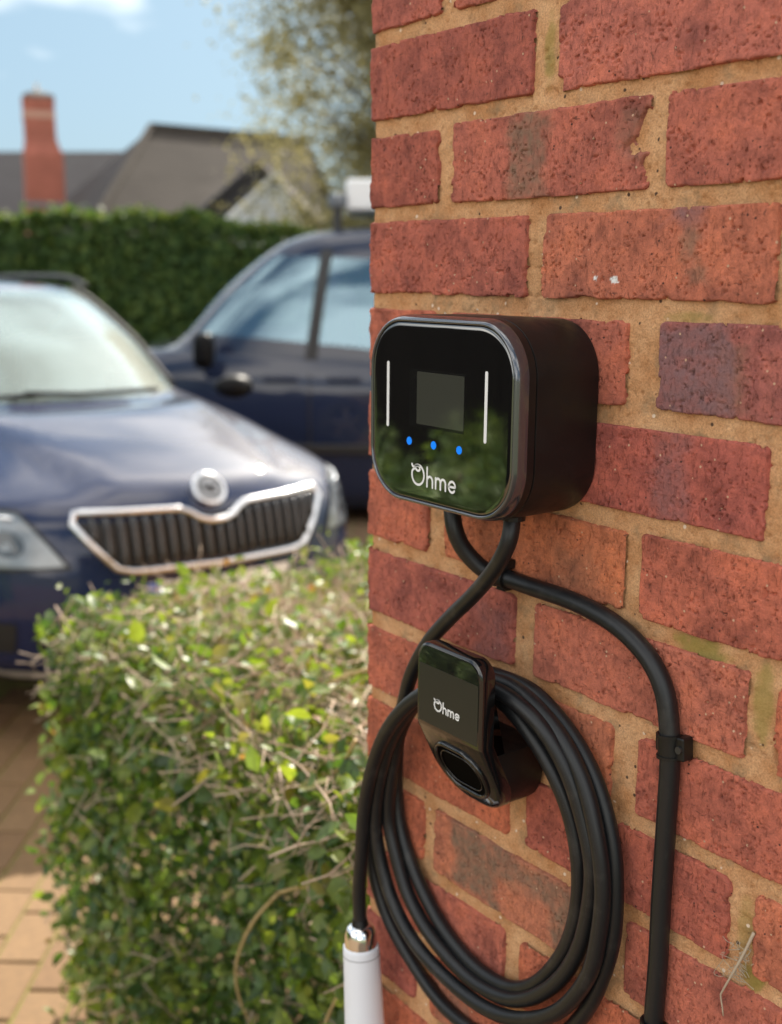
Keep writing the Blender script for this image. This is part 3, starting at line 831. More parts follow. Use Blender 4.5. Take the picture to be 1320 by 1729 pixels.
SUPPLY = empty('supply_cable', trace([(765, 868, 30)])[0])
tag(SUPPLY, 'black supply cable clipped to the wall and running down to the right of the coil', 'cable')
sup = [(763, 862, 30), (767, 890, 30), (780, 922, 26), (800, 950, 18), (824, 966, 11), (845, 972, 8.2), (900, 991, 8), (960, 1013, 8), (1010, 1036, 8), (1058, 1068, 8), (1098, 1115, 8), (1122, 1168, 8), (1131, 1225, 8), (1131, 1290, 8), (1125, 1400, 8), (1117, 1520, 8), (1110, 1620, 8), (1103, 1729, 8), (1090, 1900, 8), (1065, 2200, 8)]
o, SP = cable('sheath', trace(sup), .0073); child(o, SUPPLY)
def clip(px, py, label, side=1, size=1.0):
    p = onwall(px, py, 8); i = int(np.argmin(np.linalg.norm(SP - p, axis=1))); p = SP[i]
    t = SP[min(i + 2, len(SP) - 1)] - SP[max(i - 2, 0)]; t /= np.linalg.norm(t)
    e = empty('cable_clip', p); tag(e, label, 'clip', 'black clips holding the supply cable')
    n = np.array([0, -1.0, 0]); s = np.cross(t, n) * side
    def strip(name, s0, s1, ro, ri):
        V, F = [], []
        a = np.linspace(-2.0, 2.0, 25)
        for q in (s0, s1):
            for rr in (ro, ri):
                V += [p + t * q + (n * math.cos(x) + s * math.sin(x)) * rr for x in a]
        m = len(a)
        for j in range(m - 1):
            F += [(j, j + 1, 2 * m + j + 1, 2 * m + j), (m + j, 3 * m + j, 3 * m + j + 1, m + j + 1), (j, m + j, m + j + 1, j + 1), (2 * m + j, 2 * m + j + 1, 3 * m + j + 1, 3 * m + j)]
        o = mesh_obj(name, V, F, M['black']); auto_smooth(o, 40); child(o, e)
    strip('band', -.0078 * size, .0078 * size, .0086, .0074)
    strip('band_rim', -.0088 * size, -.0066 * size, .0096, .0080); strip('band_rim', .0066 * size, .0088 * size, .0096, .0080)
    Mx = Matrix([[*t], [*s], [*n]]).transposed().to_4x4(); Mx.translation = Vector(p)
    bx = MB(); bx.box((-.0085 * size, .0072, -.0076), (.0085 * size, .0150, .0035), Mx); child(bx.build('nail_boss', M['black'], None, bevel=.0015), e)
    bx = MB(); bx.box((-.006 * size, -.0118, -.0076), (.006 * size, -.0072, .0018), Mx); child(bx.build('foot', M['black'], None, bevel=.001), e)
    nl = MB(); c = p + s * .0113; nl.tube([c + n * .003, c + n * .0052], .0027, 10); child(nl.build('nail_head', mat('nail_steel', (.06, .06, .06), .4, metal=.6), None), e)
clip(846, 972, 'black cable clip just under the charger where the two cables cross', -1, .8)
clip(1136, 1258, 'black cable clip with nail boss beside the coil, under the bend of the supply cable', -1)
clip(1101, 1742, 'lowest black cable clip on the upright run of supply cable', -1)

# dry root hanging out of the joint
DS = empty('dry_stem', W(456, -640, 0)); tag(DS, 'thin pale dry root hanging from a mortar joint', 'dry stem')
mb = MB(); mb.tube(smooth_path([W(457, -636, 1), W(452, -655, 5), W(447, -670, 8), W(440, -687, 8), W(438, -691, 7), W(440, -697, 7), W(441, -706, 6)], .003), np.linspace(.0012, .0005, len(smooth_path([W(457, -636, 1), W(452, -655, 5), W(447, -670, 8), W(440, -687, 8), W(438, -691, 7), W(440, -697, 7), W(441, -706, 6)], .003))), 6)
child(mb.build('root', mat('dry_root', (.45, .36, .26), .8), None, True), DS)
mb = MB()
for k in range(26):
    c = np.array([448 + rng.normal(0, 7), -664 + rng.normal(0, 7), rng.uniform(1, 4)])
    pts = [W(*(c + rng.normal(0, 3.4, 3) * [1, 1, .5])) for _ in range(4)]
    mb.tube(smooth_path(pts, .002), .00022, 4)
child(mb.build('root_fibre', mat('root_fibre', (.38, .33, .25), .9), None), DS)

# ================================================================== LEAVES
LEAF = np.array([(0, 0, 0), (.28, .36, .09), (.28, 0, .0), (.28, -.36, .09), (.64, .33, .07), (.64, 0, -.02), (.64, -.33, .07), (1, 0, -.10)])
LT = np.array([(0, 2, 1), (0, 3, 2), (4, 5, 7), (5, 6, 7)]); LQ = np.array([(1, 2, 5, 4), (2, 3, 6, 5)])
def leaf_rot(n, normals, jitter):
    """random frames whose z leans to the normals"""
    Z = normals + rng.normal(0, jitter, (n, 3)); Z /= np.linalg.norm(Z, axis=1)[:, None]
    A = rng.normal(0, 1, (n, 3)); X = A - (A * Z).sum(1)[:, None] * Z; X /= np.linalg.norm(X, axis=1)[:, None]
    return X, np.cross(Z, X), Z
def leaves_mesh(name, pos, nrm, size, mat_, jitter=.8, tint=None, width=.75, simple=False):
    n = len(pos)
    X, Y, Z = leaf_rot(n, nrm, jitter)
    if simple:
        T = np.array([(0, 0, 0), (.5, .5, .06), (1, 0, 0), (.5, -.5, .06)]); tri, quad = None, np.array([(0, 3, 2, 1)])
    else: T, tri, quad = LEAF, LT, LQ
    s = size[:, None, None]
    V = pos[:, None, :] + s * (T[None, :, 0:1] * X[:, None, :] + width * T[None, :, 1:2] * Y[:, None, :] + T[None, :, 2:3] * Z[:, None, :])
    k = len(T); base = (np.arange(n) * k)[:, None, None]
    Q = [(base + quad[None]).reshape(-1, 4)]
    if tri is not None: Q.append((base + tri[None]).reshape(-1, 3))
    return np_mesh(name, V.reshape(-1, 3), Q, mat_, {'tint': np.repeat(tint if tint is not None else rng.random(n), k)}, smooth=True)

# ------------------------------------------------------------------ clipped hedge beside the wall
HG = empty('hedge', (-.65, .6, 0)); tag(HG, 'low clipped hedge of small green leaves and bare twigs beside the brick wall', 'hedge')
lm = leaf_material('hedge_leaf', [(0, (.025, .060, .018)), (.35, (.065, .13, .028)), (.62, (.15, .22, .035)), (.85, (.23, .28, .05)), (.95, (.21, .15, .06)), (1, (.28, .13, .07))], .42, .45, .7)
X0, X1, Y0, Y1, ZT = -1.24, -.02, .10, 1.05, .90
def hedge_top(x, y): return ZT + .10 * (fbm(x * 4, y * 4, 3, 3) - .5) - .07 * np.exp(-np.clip(y - Y0, 0, 9) / .05) - .08 * np.exp(-np.clip(x - X0, 0, 9) / .06) - .02 * np.clip((x + 1.2) / -.15, 0, 1) + .03 * np.clip((x + .5) / .5, 0, 1)
def hedge_points(n, kind):
    a, b, c = rng.random(n), rng.random(n), np.abs(rng.normal(0, .05, n))
    if kind == 'top':
        x = X0 + (X1 - X0) * a; y = Y0 + (Y1 - Y0) * b; z = hedge_top(x, y) - c + .012; nr = np.tile([0, 0, 1.0], (n, 1))
    elif kind == 'front':
        x = X0 + (X1 - X0) * a; z = .02 + (ZT - .03) * b; bulge = .13 * (fbm(x * 5, z * 5, 12, 3) - .45) + .03 * np.clip((.25 - z) / .25, 0, 1) + .10 * sstep(-.35, -.05, x) * sstep(.75, .45, z) + .05 * np.exp(-np.clip(ZT - z, 0, 9) / .05)
        y = Y0 + c + bulge; nr = np.tile([0, -1.0, .25], (n, 1))
    elif kind == 'end':
        y = Y0 + (Y1 - Y0) * a; z = .02 + (ZT - .03) * b; x = X0 + c + .09 * (fbm(y * 6, z * 6, 14, 3) - .5) + .10 * np.clip(.6 - z, 0, 1); nr = np.tile([-1.0, 0, .2], (n, 1))
    elif kind == 'sprig':                    # shoots standing clear of the clipped faces
        x = X0 + (X1 - X0) * a; y = Y0 + (Y1 - Y0) * b; k_ = rng.integers(0, 3, n)
        sp0 = fbm(x * 16, y * 16, 81, 2); z = hedge_top(x, y) + np.clip(sp0 - .45, 0, 1) * .27 * rng.random(n)
        zz = .05 + .85 * rng.random(n); x = np.where(k_ == 1, X0 - np.clip(fbm(y * 16, zz * 16, 83, 2) - .42, 0, 1) * .28 * rng.random(n), x); z = np.where(k_ == 1, zz, z)
        y = np.where(k_ == 2, Y0 - np.clip(fbm(x * 14, zz * 14, 85, 2) - .45, 0, 1) * .22 * rng.random(n), y); z = np.where(k_ == 2, zz, z); nr = rng.normal(0, 1, (n, 3)) + np.array([0, -.4, .6])
    else:
        x = X0 + .05 + (X1 - X0 - .05) * a; y = Y0 + .05 + (Y1 - Y0 - .08) * b; z = .05 + (ZT - .15) * rng.random(n); nr = rng.normal(0, 1, (n, 3))
    return np.stack([x, y, z], 1), nr
allp, alln, allt, alls = [], [], [], []
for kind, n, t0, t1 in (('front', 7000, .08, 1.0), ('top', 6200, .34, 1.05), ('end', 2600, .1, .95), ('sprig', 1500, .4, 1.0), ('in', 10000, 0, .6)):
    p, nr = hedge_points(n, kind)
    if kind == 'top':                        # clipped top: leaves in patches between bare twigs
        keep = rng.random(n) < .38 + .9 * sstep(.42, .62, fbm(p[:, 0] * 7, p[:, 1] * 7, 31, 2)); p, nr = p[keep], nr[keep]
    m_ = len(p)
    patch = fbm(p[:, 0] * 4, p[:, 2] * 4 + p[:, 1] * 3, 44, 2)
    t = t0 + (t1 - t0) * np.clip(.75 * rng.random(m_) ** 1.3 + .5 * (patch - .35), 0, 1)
    allp.append(p); alln.append(nr); allt.append(t); alls.append(rng.uniform(.018, .043, m_) * (1 - .35 * (rng.random(m_) < .5)))
P_, N_, T_, S_ = map(np.concatenate, (allp, alln, allt, alls))
# the 300 that show largest: near the camera on the surface seen
dist = np.linalg.norm(P_ - CAM, axis=1)
rel = P_ - CAM; dep = rel @ FWD; sxp = 660 + FPX * (rel @ RGT) / dep; syp = 864.5 - FPX * (rel @ UPV) / dep
infr = (sxp > 60) & (sxp < 640) & (syp > 880) & (syp < 1729)
outer = (P_[:, 1] < Y0 + .05) | (P_[:, 2] > ZT - .03)
score = np.where(infr & outer, S_ / dist, 0); pick = np.argsort(-score)[:297]
mask = np.ones(len(P_), bool); mask[pick] = False
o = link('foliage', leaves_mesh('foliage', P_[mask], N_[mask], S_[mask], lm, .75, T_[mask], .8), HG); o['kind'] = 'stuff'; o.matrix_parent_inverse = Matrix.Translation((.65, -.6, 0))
protos = [leaves_mesh('leaf', np.zeros((1, 3)), np.array([[0, 0, 1.0]]), np.ones(1), lm, 0.0, np.array([t]), wd) for t, wd in ((.15, .8), (.3, .85), (.45, .7), (.6, .8), (.75, .85), (.9, .75))]
for k in pick:
    X, Y, Z = leaf_rot(1, N_[k:k + 1], .75)
    me = protos[min(5, int(T_[k] * 6.2))]
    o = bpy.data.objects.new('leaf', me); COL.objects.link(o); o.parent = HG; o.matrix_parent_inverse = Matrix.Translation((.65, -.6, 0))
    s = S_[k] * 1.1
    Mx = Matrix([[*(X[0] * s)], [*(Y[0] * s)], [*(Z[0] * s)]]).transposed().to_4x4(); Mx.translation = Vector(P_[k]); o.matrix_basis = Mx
def twig_pts(L, kink=.35, n=5):
    d = np.array([1.0, 0, 0]); p = np.zeros(3); out = [p.copy()]
    for _ in range(n):
        d = d + rng.normal(0, kink, 3); d /= np.linalg.norm(d); p = p + d * L / n; out.append(p.copy())
    return np.array(out)
tw_protos = []
for k in range(8):
    pts = twig_pts(.15, .20, 4); V, F = tube_vf(pts, np.linspace(.0017, .0009, len(pts)), 5)
    mbp = MB(); mbp.add(V, F)
    for b_ in range(1 + k % 3):
        a_ = R_(rng.uniform(30, 65)) * (1 if b_ % 2 else -1); ca, sa = math.cos(a_), math.sin(a_)
        q = pts[1 + b_] + twig_pts(rng.uniform(.02, .06), .25, 2) @ np.array([[ca, sa, 0], [-sa, ca, 0], [0, 0, 1]]); mbp.tube(q, np.linspace(.0011, .0007, len(q)), 5)
    me = bpy.data.meshes.new('twig'); me.from_pydata(mbp.v, [], mbp.f); me.polygons.foreach_set('use_smooth', [True] * len(me.polygons)); me.materials.append(M['twig']); tw_protos.append(me)
tp, tn = hedge_points(2200, 'top'); fp_, fn = hedge_points(230, 'front'); ip, inn = hedge_points(700, 'in')
tp[:, 2] += rng.uniform(-.03, .02, len(tp))
TP = np.vstack([tp, fp_, ip]); TK = np.r_[np.zeros(len(tp)), np.ones(len(fp_)), 2 * np.ones(len(ip))]
rel = TP - CAM; dep = rel @ FWD; sxp = 660 + FPX * (rel @ RGT) / dep; syp = 864.5 - FPX * (rel @ UPV) / dep
sc_ = np.where((sxp > 60) & (sxp < 640) & (syp > 880) & (syp < 1729) & (TK < 2), 1 / dep, 0)
tpick = set(np.argsort(-sc_)[:220].tolist())
tm = MB()
for k in range(len(TP)):
    if TK[k] == 0: d = np.array([*rng.normal(0, 1, 2), rng.normal(.15, .35)])
    elif TK[k] == 1: d = np.array([rng.normal(0, 1), rng.normal(-.2, .5), rng.normal(.5, .8)])
    else: d = rng.normal(0, 1, 3)
    d /= np.linalg.norm(d); Z = np.cross(d, rng.normal(0, 1, 3)); Z /= np.linalg.norm(Z); Y = np.cross(Z, d)
    s = rng.uniform(.35, 1.0) if TK[k] < 2 else rng.uniform(.6, 1.25)
    Mx = Matrix([[*(d * s)], [*(Y * s)], [*(Z * s)]]).transposed().to_4x4(); Mx.translation = Vector(TP[k] - d * .08 * s)
    me = tw_protos[rng.integers(0, 8)]
    if k in tpick:
        o = bpy.data.objects.new('twig', me); COL.objects.link(o); o.parent = HG; o.matrix_parent_inverse = Matrix.Translation((.65, -.6, 0)); o.matrix_basis = Mx
    else:
        A = np.array(Mx); v = np.array([x.co[:] for x in me.vertices]); v = v @ A[:3, :3].T + A[:3, 3]
        tm.add(v, [tuple(p.vertices) for p in me.polygons])
o = tm.build('twigs', M['twig'], HG, True); o['kind'] = 'stuff'; o.matrix_parent_inverse = Matrix.Translation((.65, -.6, 0))
for pts in ([(470, 1508, 1.62), (520, 1496, 1.56), (560, 1510, 1.52), (588, 1560, 1.50)], [(470, 1508, 1.62), (425, 1560, 1.64), (398, 1630, 1.68), (405, 1690, 1.70), (430, 1740, 1.72)], [(545, 1740, 1.52), (565, 1690, 1.5), (592, 1650, 1.48)], [(600, 1250, 1.5), (560, 1310, 1.55), (500, 1290, 1.6)], [(620, 1130, 1.7), (560, 1150, 1.75), (520, 1180, 1.8), (470, 1170, 1.85)]):
    pp = smooth_path([at(*q) for q in pts], .012); mb = MB(); mb.tube(pp, np.linspace(.0028, .002, len(pp)), 7)
    o = mb.build('stem', M['stem'], HG, True); o.matrix_parent_inverse = Matrix.Translation((.65, -.6, 0))
for k in range(7):
    x = -1.2 + k * .18; mb = MB(); pp = [(x, .55 + random.uniform(-.1, .1), 0)] ; 
    for s in range(1, 6): pp.append((pp[-1][0] + random.uniform(-.06, .06), pp[-1][1] + random.uniform(-.06, .06), .15 * s))
    mb.tube(smooth_path(pp, .03), .009, 8); o = mb.build('trunk', M['bark'], HG, True); o.matrix_parent_inverse = Matrix.Translation((.65, -.6, 0))

# ================================================================== VEHICLES
def sup(n, exf, exr):
    th = np.linspace(0, 2 * math.pi, n, endpoint=False)
    c, s = np.cos(th), np.sin(th)
    ex = np.where(c < 0, exf, exr)
    return np.sign(c) * np.abs(c) ** ex, np.sign(s) * np.abs(s) ** (0.5 * (ex + .25)), th
NT = 144
def car_loops(spec, bow=0):
    """spec rows: (u_front, u_rear, half width, z_front, z_mid, z_rear, exf, exr); cubic interpolation between the rows"""
    L = []
    for (uf, ur, b, zf, zm, zr, exf, exr) in spec:
        X, Y, th = sup(NT, exf, exr)
        uc, a = (uf + ur) / 2, (ur - uf) / 2
        u = uc + a * X
        t = (u - uf) / (ur - uf)
        u = u + bow * Y ** 2 * np.clip(1 - t / .35, 0, 1)
        z = np.where(t < .5, zf + (zm - zf) * sstep(0, .5, t), zm + (zr - zm) * sstep(.5, 1, t))
        L.append(np.stack([u, b * Y, z], 1))
    return np.array(L)
def refine(L, k=4):
    Q = np.concatenate([[2 * L[0] - L[1]], L, [2 * L[-1] - L[-2]]]); out = []; lev = []
    for i in range(1, len(Q) - 2):
        p0, p1, p2, p3 = Q[i - 1], Q[i], Q[i + 1], Q[i + 2]
        for t in np.arange(k) / k:
            m1, m2 = (p2 - p0) * .5 * .75, (p3 - p1) * .5 * .75
            h = (2 * t ** 3 - 3 * t ** 2 + 1) * p1 + (t ** 3 - 2 * t ** 2 + t) * m1 + (-2 * t ** 3 + 3 * t ** 2) * p2 + (t ** 3 - t ** 2) * m2
            out.append(h); lev.append(i - 1 + t)
    out.append(L[-1]); lev.append(len(L) - 1)
    return np.array(out), np.array(lev)
def car_body(spec, glass_lo, glass_hi, pillars, bow=0, crease=0, split=None):
    """returns dict of (verts, faces) for paint, windscreen, side and rear glass"""
    L, lev = refine(car_loops(spec, bow))
    if crease:                                # raised centre of the bonnet between two soft creases
        u_, v_, z_ = L[..., 0], L[..., 1], L[..., 2]
        wv = .34 + .24 * np.clip(u_ / 1.15, 0, 1)
        k_ = ((lev > 4.5) & (lev < 9.01))[:, None] * (u_ < 1.25)
        L[..., 2] = z_ + crease * k_ * sstep(0, .09, wv - np.abs(v_)) * sstep(4.5, 6, lev)[:, None] * sstep(9, 8, lev)[:, None]
    nl = len(L); V = L.reshape(-1, 3)
    groups = {'body': [], 'windscreen': [], 'side_left': [], 'side_right': [], 'rear': []}
    for i in range(nl - 1):
        lv = .5 * (lev[i] + lev[i + 1])
        for j in range(NT):
            k = (j + 1) % NT
            f = (i * NT + j, i * NT + k, (i + 1) * NT + k, (i + 1) * NT + j)
            g_ = 'body'
            if glass_lo < lv < glass_hi:
                a = (j + .5) / NT * 360
                for (a0, a1, nm) in pillars:
                    if a0 <= a <= a1: g_ = nm
                if split and g_.startswith('side'):
                    cu = .5 * (L[i, j] + L[i + 1, k]); ub = split[0] + split[1] * (cu[2] - .9)
                    if abs(cu[0] - ub) < split[2]: g_ = 'body'
            groups[g_].append(f)
    groups['body'].append(tuple((nl - 1) * NT + j for j in range(NT)))
    groups['body'].append(tuple(j for j in range(NT - 1, -1, -1)))
    out = {}
    for g_, F in groups.items():
        if not F: continue
        used = sorted({i for f in F for i in f}); mp = {i: q for q, i in enumerate(used)}
        out[g_] = (V[used], [tuple(mp[i] for i in f) for f in F])
    return out, L, lev
def paint(name, col, flake=.35):
    m = mat(name, col, .55, metal=flake, coat=1.0, spec=.12, noise=(4, .12))
    return m
M['navy'] = paint('navy_paint', (.007, .015, .058), .0)
M['vanpaint'] = paint('van_paint', (.010, .017, .044), .0)
mirror_black = mat('mirror_housing', (.004, .004, .0045), .5, spec=.15)
M['tyre'] = mat('tyre_rubber', (.018, .018, .018), .8)
M['alloy'] = mat('alloy_wheel', (.5, .5, .52), .3, metal=1)
M['trim'] = mat('black_trim', (.015, .015, .016), .5)
M['satin_chrome'] = mat('satin_chrome', (.78, .78, .80), .28, metal=1)
def car_glass(name, tint, dust_glare, dust_glare_col=(.55, .57, .52), ior=1.7):
    m = bpy.data.materials.new(name); m.use_nodes = True
    n, l = nodes(m); b = n['Principled BSDF']
    b.inputs['Base Color'].default_value = (*dust_glare_col, 1); b.inputs['Roughness'].default_value = .6
    gl_ = n.new('ShaderNodeBsdfGlossy'); gl_.inputs['Roughness'].default_value = .02; gl_.inputs['Color'].default_value = (.56, .82, 1, 1)
    tr = n.new('ShaderNodeBsdfTransparent'); tr.inputs['Color'].default_value = (*tint, 1)
    lw = n.new('ShaderNodeFresnel'); lw.inputs['IOR'].default_value = ior
    m1 = n.new('ShaderNodeMixShader'); m1.inputs[0].default_value = dust_glare; l.new(tr.outputs[0], m1.inputs[1]); l.new(b.outputs[0], m1.inputs[2])
    m2 = n.new('ShaderNodeMixShader'); l.new(lw.outputs[0], m2.inputs[0]); l.new(m1.outputs[0], m2.inputs[1]); l.new(gl_.outputs[0], m2.inputs[2])
    l.new(m2.outputs[0], n['Material Output'].inputs['Surface'])
    return m
M['windscreen'] = car_glass('dusty_glare_windscreen', (.75, .82, .78), .27, (.60, .68, .58))  # pale diffuse share stands in for sky reflection and glare besides dust
M['sideglass'] = car_glass('side_window_glass', (.55, .66, .68), .03, ior=2.8)

def place(root, *objs):
    for o in objs: o.parent = root
def wheel(root, u, v, r=.315, w_=.2):
    e = MB(); n = 28
    s = 1 if v > 0 else -1
    prof = [(-w_ / 2, r - .03), (-w_ / 2 + .02, r - .005), (0, r), (w_ / 2 - .02, r - .005), (w_ / 2, r - .03), (w_ / 2, r - .11), (-w_ / 2, r - .11)]
    V, F = [], []
    for q, rr in prof:
        for j in range(n): a = 2 * math.pi * j / n; V.append((u + rr * math.cos(a), v + q, r + rr * math.sin(a)))
    for k in range(len(prof)):
        for j in range(n): i = (j + 1) % n; k2 = (k + 1) % len(prof); F.append((k * n + j, k * n + i, k2 * n + i, k2 * n + j))
    wh = mesh_obj('wheel', V, F, M['tyre'], root, True)
    rm = MB(); y1 = v + s * w_ * .42
    for k in range(5):
        a = 2 * math.pi * k / 5; Mx = Matrix.Translation((u, y1, r)) @ Matrix.Rotation(a, 4, 'Y'); rm.box((-.03, -.012, .03), (.03, .012, r - .1), Mx)
    rm.tube([(u, y1 - .02, r), (u, y1 + .02 * s, r)], .055, 14)
    rm.build('rim', M['alloy'], wh)

CAR_X, CAR_Y = -2.42, 1.135
car = empty('car', (CAR_X, CAR_Y, 0), math.pi + R_(.8))        # local +u runs from the nose to the tail (world -x)
tag(car, 'dark blue estate car with chrome grille parked nose towards the hedge', 'car')
spec = [(.10, 4.45, .76, .20, .20, .24, .34, .30), (.03, 4.52, .845, .29, .27, .34, .36, .30), (.0, 4.56, .88, .46, .48, .50, .38, .30), (.015, 4.57, .885, .62, .68, .72, .40, .30),
        (.045, 4.56, .875, .735, .86, .88, .42, .32), (.085, 4.55, .845, .785, .915, .95, .44, .34), (.17, 4.53, .80, .825, .945, .98, .50, .34), (.45, 4.50, .775, .90, .955, .995, .62, .36), (.80, 4.47, .76, .965, .965, 1.0, .75, .38),
        (1.12, 4.44, .745, 1.005, .975, 1.01, .66, .40), (1.50, 4.36, .70, 1.205, 1.15, 1.17, .60, .42), (1.95, 4.22, .62, 1.385, 1.37, 1.34, .52, .44), (2.20, 4.10, .56, 1.435, 1.43, 1.40, .5, .44), (2.55, 3.8, .38, 1.46, 1.465, 1.43, .5, .5), (2.9, 3.4, .12, 1.465, 1.475, 1.45, .5, .5)]
pill = [(140, 220, 'windscreen'), (38, 66, 'side_left'), (69, 128, 'side_left'), (232, 291, 'side_right'), (294, 322, 'side_right'), (0, 26, 'rear'), (334, 360, 'rear')]
parts, CL, CLEV = car_body(spec, 9.0, 11.6, pill, .30, .022)
cb = auto_smooth(mesh_obj('body', *parts['body'], M['navy'], car), 50)
mesh_obj('windscreen', *parts['windscreen'], M['windscreen'], car, True)
for s in ('side_left', 'side_right'): mesh_obj('side_window', *parts[s], M['sideglass'], car, True)
mesh_obj('rear_window', *parts['rear'], M['sideglass'], car, True)
for jj in (int(140 / 360 * NT), int(220 / 360 * NT)):
    sel = [CL[i, jj] * [1, 1.004, 1] + np.array([-.004, 0, .004]) for i in range(len(CL)) if 8.9 <= CLEV[i] <= 11.7]
    mb = MB(); mb.tube(np.array(sel), .017, 6); mb.build('windscreen_seal', M['tyre'], car, True)
def nose_u(v, z, L=None):
    L = CL if L is None else L
    # skin point of the nose: for each loop take the front u at this v, then interpolate by z
    us, zs = [], []
    for lp in L:
        fr = lp[lp[:, 0] < np.median(lp[:, 0])]
        o_ = np.argsort(fr[:, 1]); fr = fr[o_]
        if abs(v) <= fr[:, 1].max():
            us.append(np.interp(v, fr[:, 1], fr[:, 0])); zs.append(np.interp(v, fr[:, 1], fr[:, 2]))
    us, zs = np.array(us), np.array(zs); m_ = zs < .93; us, zs = us[m_], zs[m_]
    o_ = np.argsort(zs); return float(np.interp(z, zs[o_], us[o_]))
def nose(v, z, out=.012): return (nose_u(v, z) - out, v, z)
def nose_patch(name, quad, mat_, parent, out=.01, n=10, thick=0):
    """quad: (v,z) corners bl, br, tr, tl laid on the nose skin"""
    V, F = [], []
    q = np.array(quad, float)
    for i in range(n + 1):
        for j in range(n + 1):
            s, t = i / n, j / n
            p = (1 - s) * (1 - t) * q[0] + s * (1 - t) * q[1] + s * t * q[2] + (1 - s) * t * q[3]
            V.append(nose(p[0], p[1], out))
    for i in range(n):
        for j in range(n): F.append((i * (n + 1) + j, (i + 1) * (n + 1) + j, (i + 1) * (n + 1) + j + 1, i * (n + 1) + j + 1))
    o = mesh_obj(name, V, F, mat_, parent, True)
    bm = bmesh.new(); bm.from_mesh(o.data); bmesh.ops.recalc_face_normals(bm, faces=bm.faces); bm.to_mesh(o.data); bm.free()
    return o
# local v axis points to world -y after the half turn: viewer's left = +v
GT, GB = .758, .597
def gtop(v): return GT - .040 * math.exp(-(v / .085) ** 4) + .012 * (abs(v) / .45)
outline = [(-.44, GT + .01)] + [(v, gtop(v)) for v in np.linspace(-.42, .42, 29)] + [(.44, GT + .01), (.455, GT - .02), (.40, .66), (.345, GB), (.30, GB - .012)] + [(v, GB - .015) for v in np.linspace(.26, -.26, 10)] + [(-.30, GB - .012), (-.345, GB), (-.40, .66), (-.455, GT - .02)]
gr = nose_patch('grille', [(-.37, .60), (.37, .60), (.44, .74), (-.44, .74)], M['trim'], car, .006, 20)
fr = MB(); fpts = [nose(v, z, .018) for v, z in outline]; fpts = np.array(fpts + [fpts[0], fpts[1]])
fr.tube(fpts, .0118, 8, False); fr.build('grille_frame', M['satin_chrome'], gr, True)
for v in np.linspace(-.40, .40, 21):
    lim = GB if abs(v) < .35 else GB + (abs(v) - .345) / .10 * .15
    sb = MB(); zz = np.linspace(lim + .005, gtop(v) - .012, 6); sb.tube([nose(v, z, .020) for z in zz], .0085, 6); sb.build('slat', mat('grille_slat', (.03, .03, .032), .25, coat=.5) if 'grille_slat' not in bpy.data.materials else bpy.data.materials['grille_slat'], gr, True)
bdg = MB(); c = np.array(nose(0, .805, .01)); nv = np.array([-.80, 0, .60])
bdg.tube([c - nv * .02, c + nv * .018], .060, 24); bd = bdg.build('badge', M['satin_chrome'], car, False, bevel=.004)
eb = MB(); side = np.array([0, 1.0, 0]); upb = np.cross(nv, side)
eb.tube(np.array([c + nv * .0215 + (side * math.cos(a) + upb * math.sin(a)) * .040 for a in np.linspace(0, 2 * math.pi, 25)]), .003, 5, False)
for a_, b_, r_ in (((-.022, -.004), (.024, -.004), .005), ((-.012, .010), (.018, .004), .004), ((-.016, .020), (.010, .012), .004), ((.024, -.004), (.014, -.014), .004)):
    eb.tube([c + nv * .0215 + side * q_[0] + upb * q_[1] for q_ in (a_, b_)], r_, 6)
eb.build('emblem', mat('emblem_dark', (.04, .045, .05), .4), bd)
b2 = MB(); b2.tube([c + nv * .0182, c + nv * .0205], .049, 24); b2.build('badge_centre', mat('badge_pale', (.34, .35, .37), .3, metal=.4), bd)
hl_m = mat('headlight_lens', (.20, .235, .27), .25, metal=.1, coat=1, noise=(13, .9)); hl_in = mat('headlamp_reflector', (.45, .48, .52), .35, metal=.4)
for s in (1, -1):
    q = [(s * .485, .612), (s * .80, .60), (s * .835, .785), (s * .585, .765)]
    q2 = [(s * .468, .602), (s * .82, .585), (s * .85, .797), (s * .578, .776)]; nose_patch('headlight_surround', q2 if s > 0 else [q2[1], q2[0], q2[3], q2[2]], M['trim'], car, .006, 12)
    h = nose_patch('headlight', q if s > 0 else [q[1], q[0], q[3], q[2]], hl_m, car, .010, 12)
    for v_, r_, z_ in ((.625, .040, .678), (.735, .046, .690)):
        disc = [nose(s * v_ + r_ * math.cos(a), z_ + r_ * math.sin(a), .0125) for a in np.linspace(0, 2 * math.pi, 24, endpoint=False)]
        o = mesh_obj('lamp_bowl', disc, [tuple(range(24)) if s > 0 else tuple(range(23, -1, -1))], bpy.data.materials.get('lamp_bowl_dark') or mat('lamp_bowl_dark', (.05, .06, .07), .15, coat=1), h)
    mb = MB(); mb.tube(np.array([nose(s * v_, z_, .013) for v_, z_ in ((.60, .752), (.66, .755), (.72, .760), (.80, .768))]), .006, 6); mb.build('chrome_strip', hl_in, h, True)
nose_patch('lower_grille', [(-.55, .30), (.55, .30), (.58, .42), (-.58, .42)], M['trim'], car, .006, 14)
for s in (1, -1): nose_patch('fog_grille', [(s * .62, .33), (s * .78, .33), (s * .80, .43), (s * .62, .43)][::s], M['trim'], car, .008, 6)
np_ = nose_patch('number_plate', [(-.26, .455), (.26, .455), (.26, .545), (-.26, .545)], mat('plate_white', (.75, .75, .73), .4), car, .03, 6)
nose_patch('plate_band', [(.215, .457), (.258, .457), (.258, .543), (.215, .543)], mat('plate_blue', (.02, .08, .45), .4), np_, .033, 2)
nose_patch('bumper_lip', [(-.70, .225), (.70, .225), (.74, .255), (-.74, .255)], mat('lip_grey', (.38, .36, .34), .45), car, .018, 14)
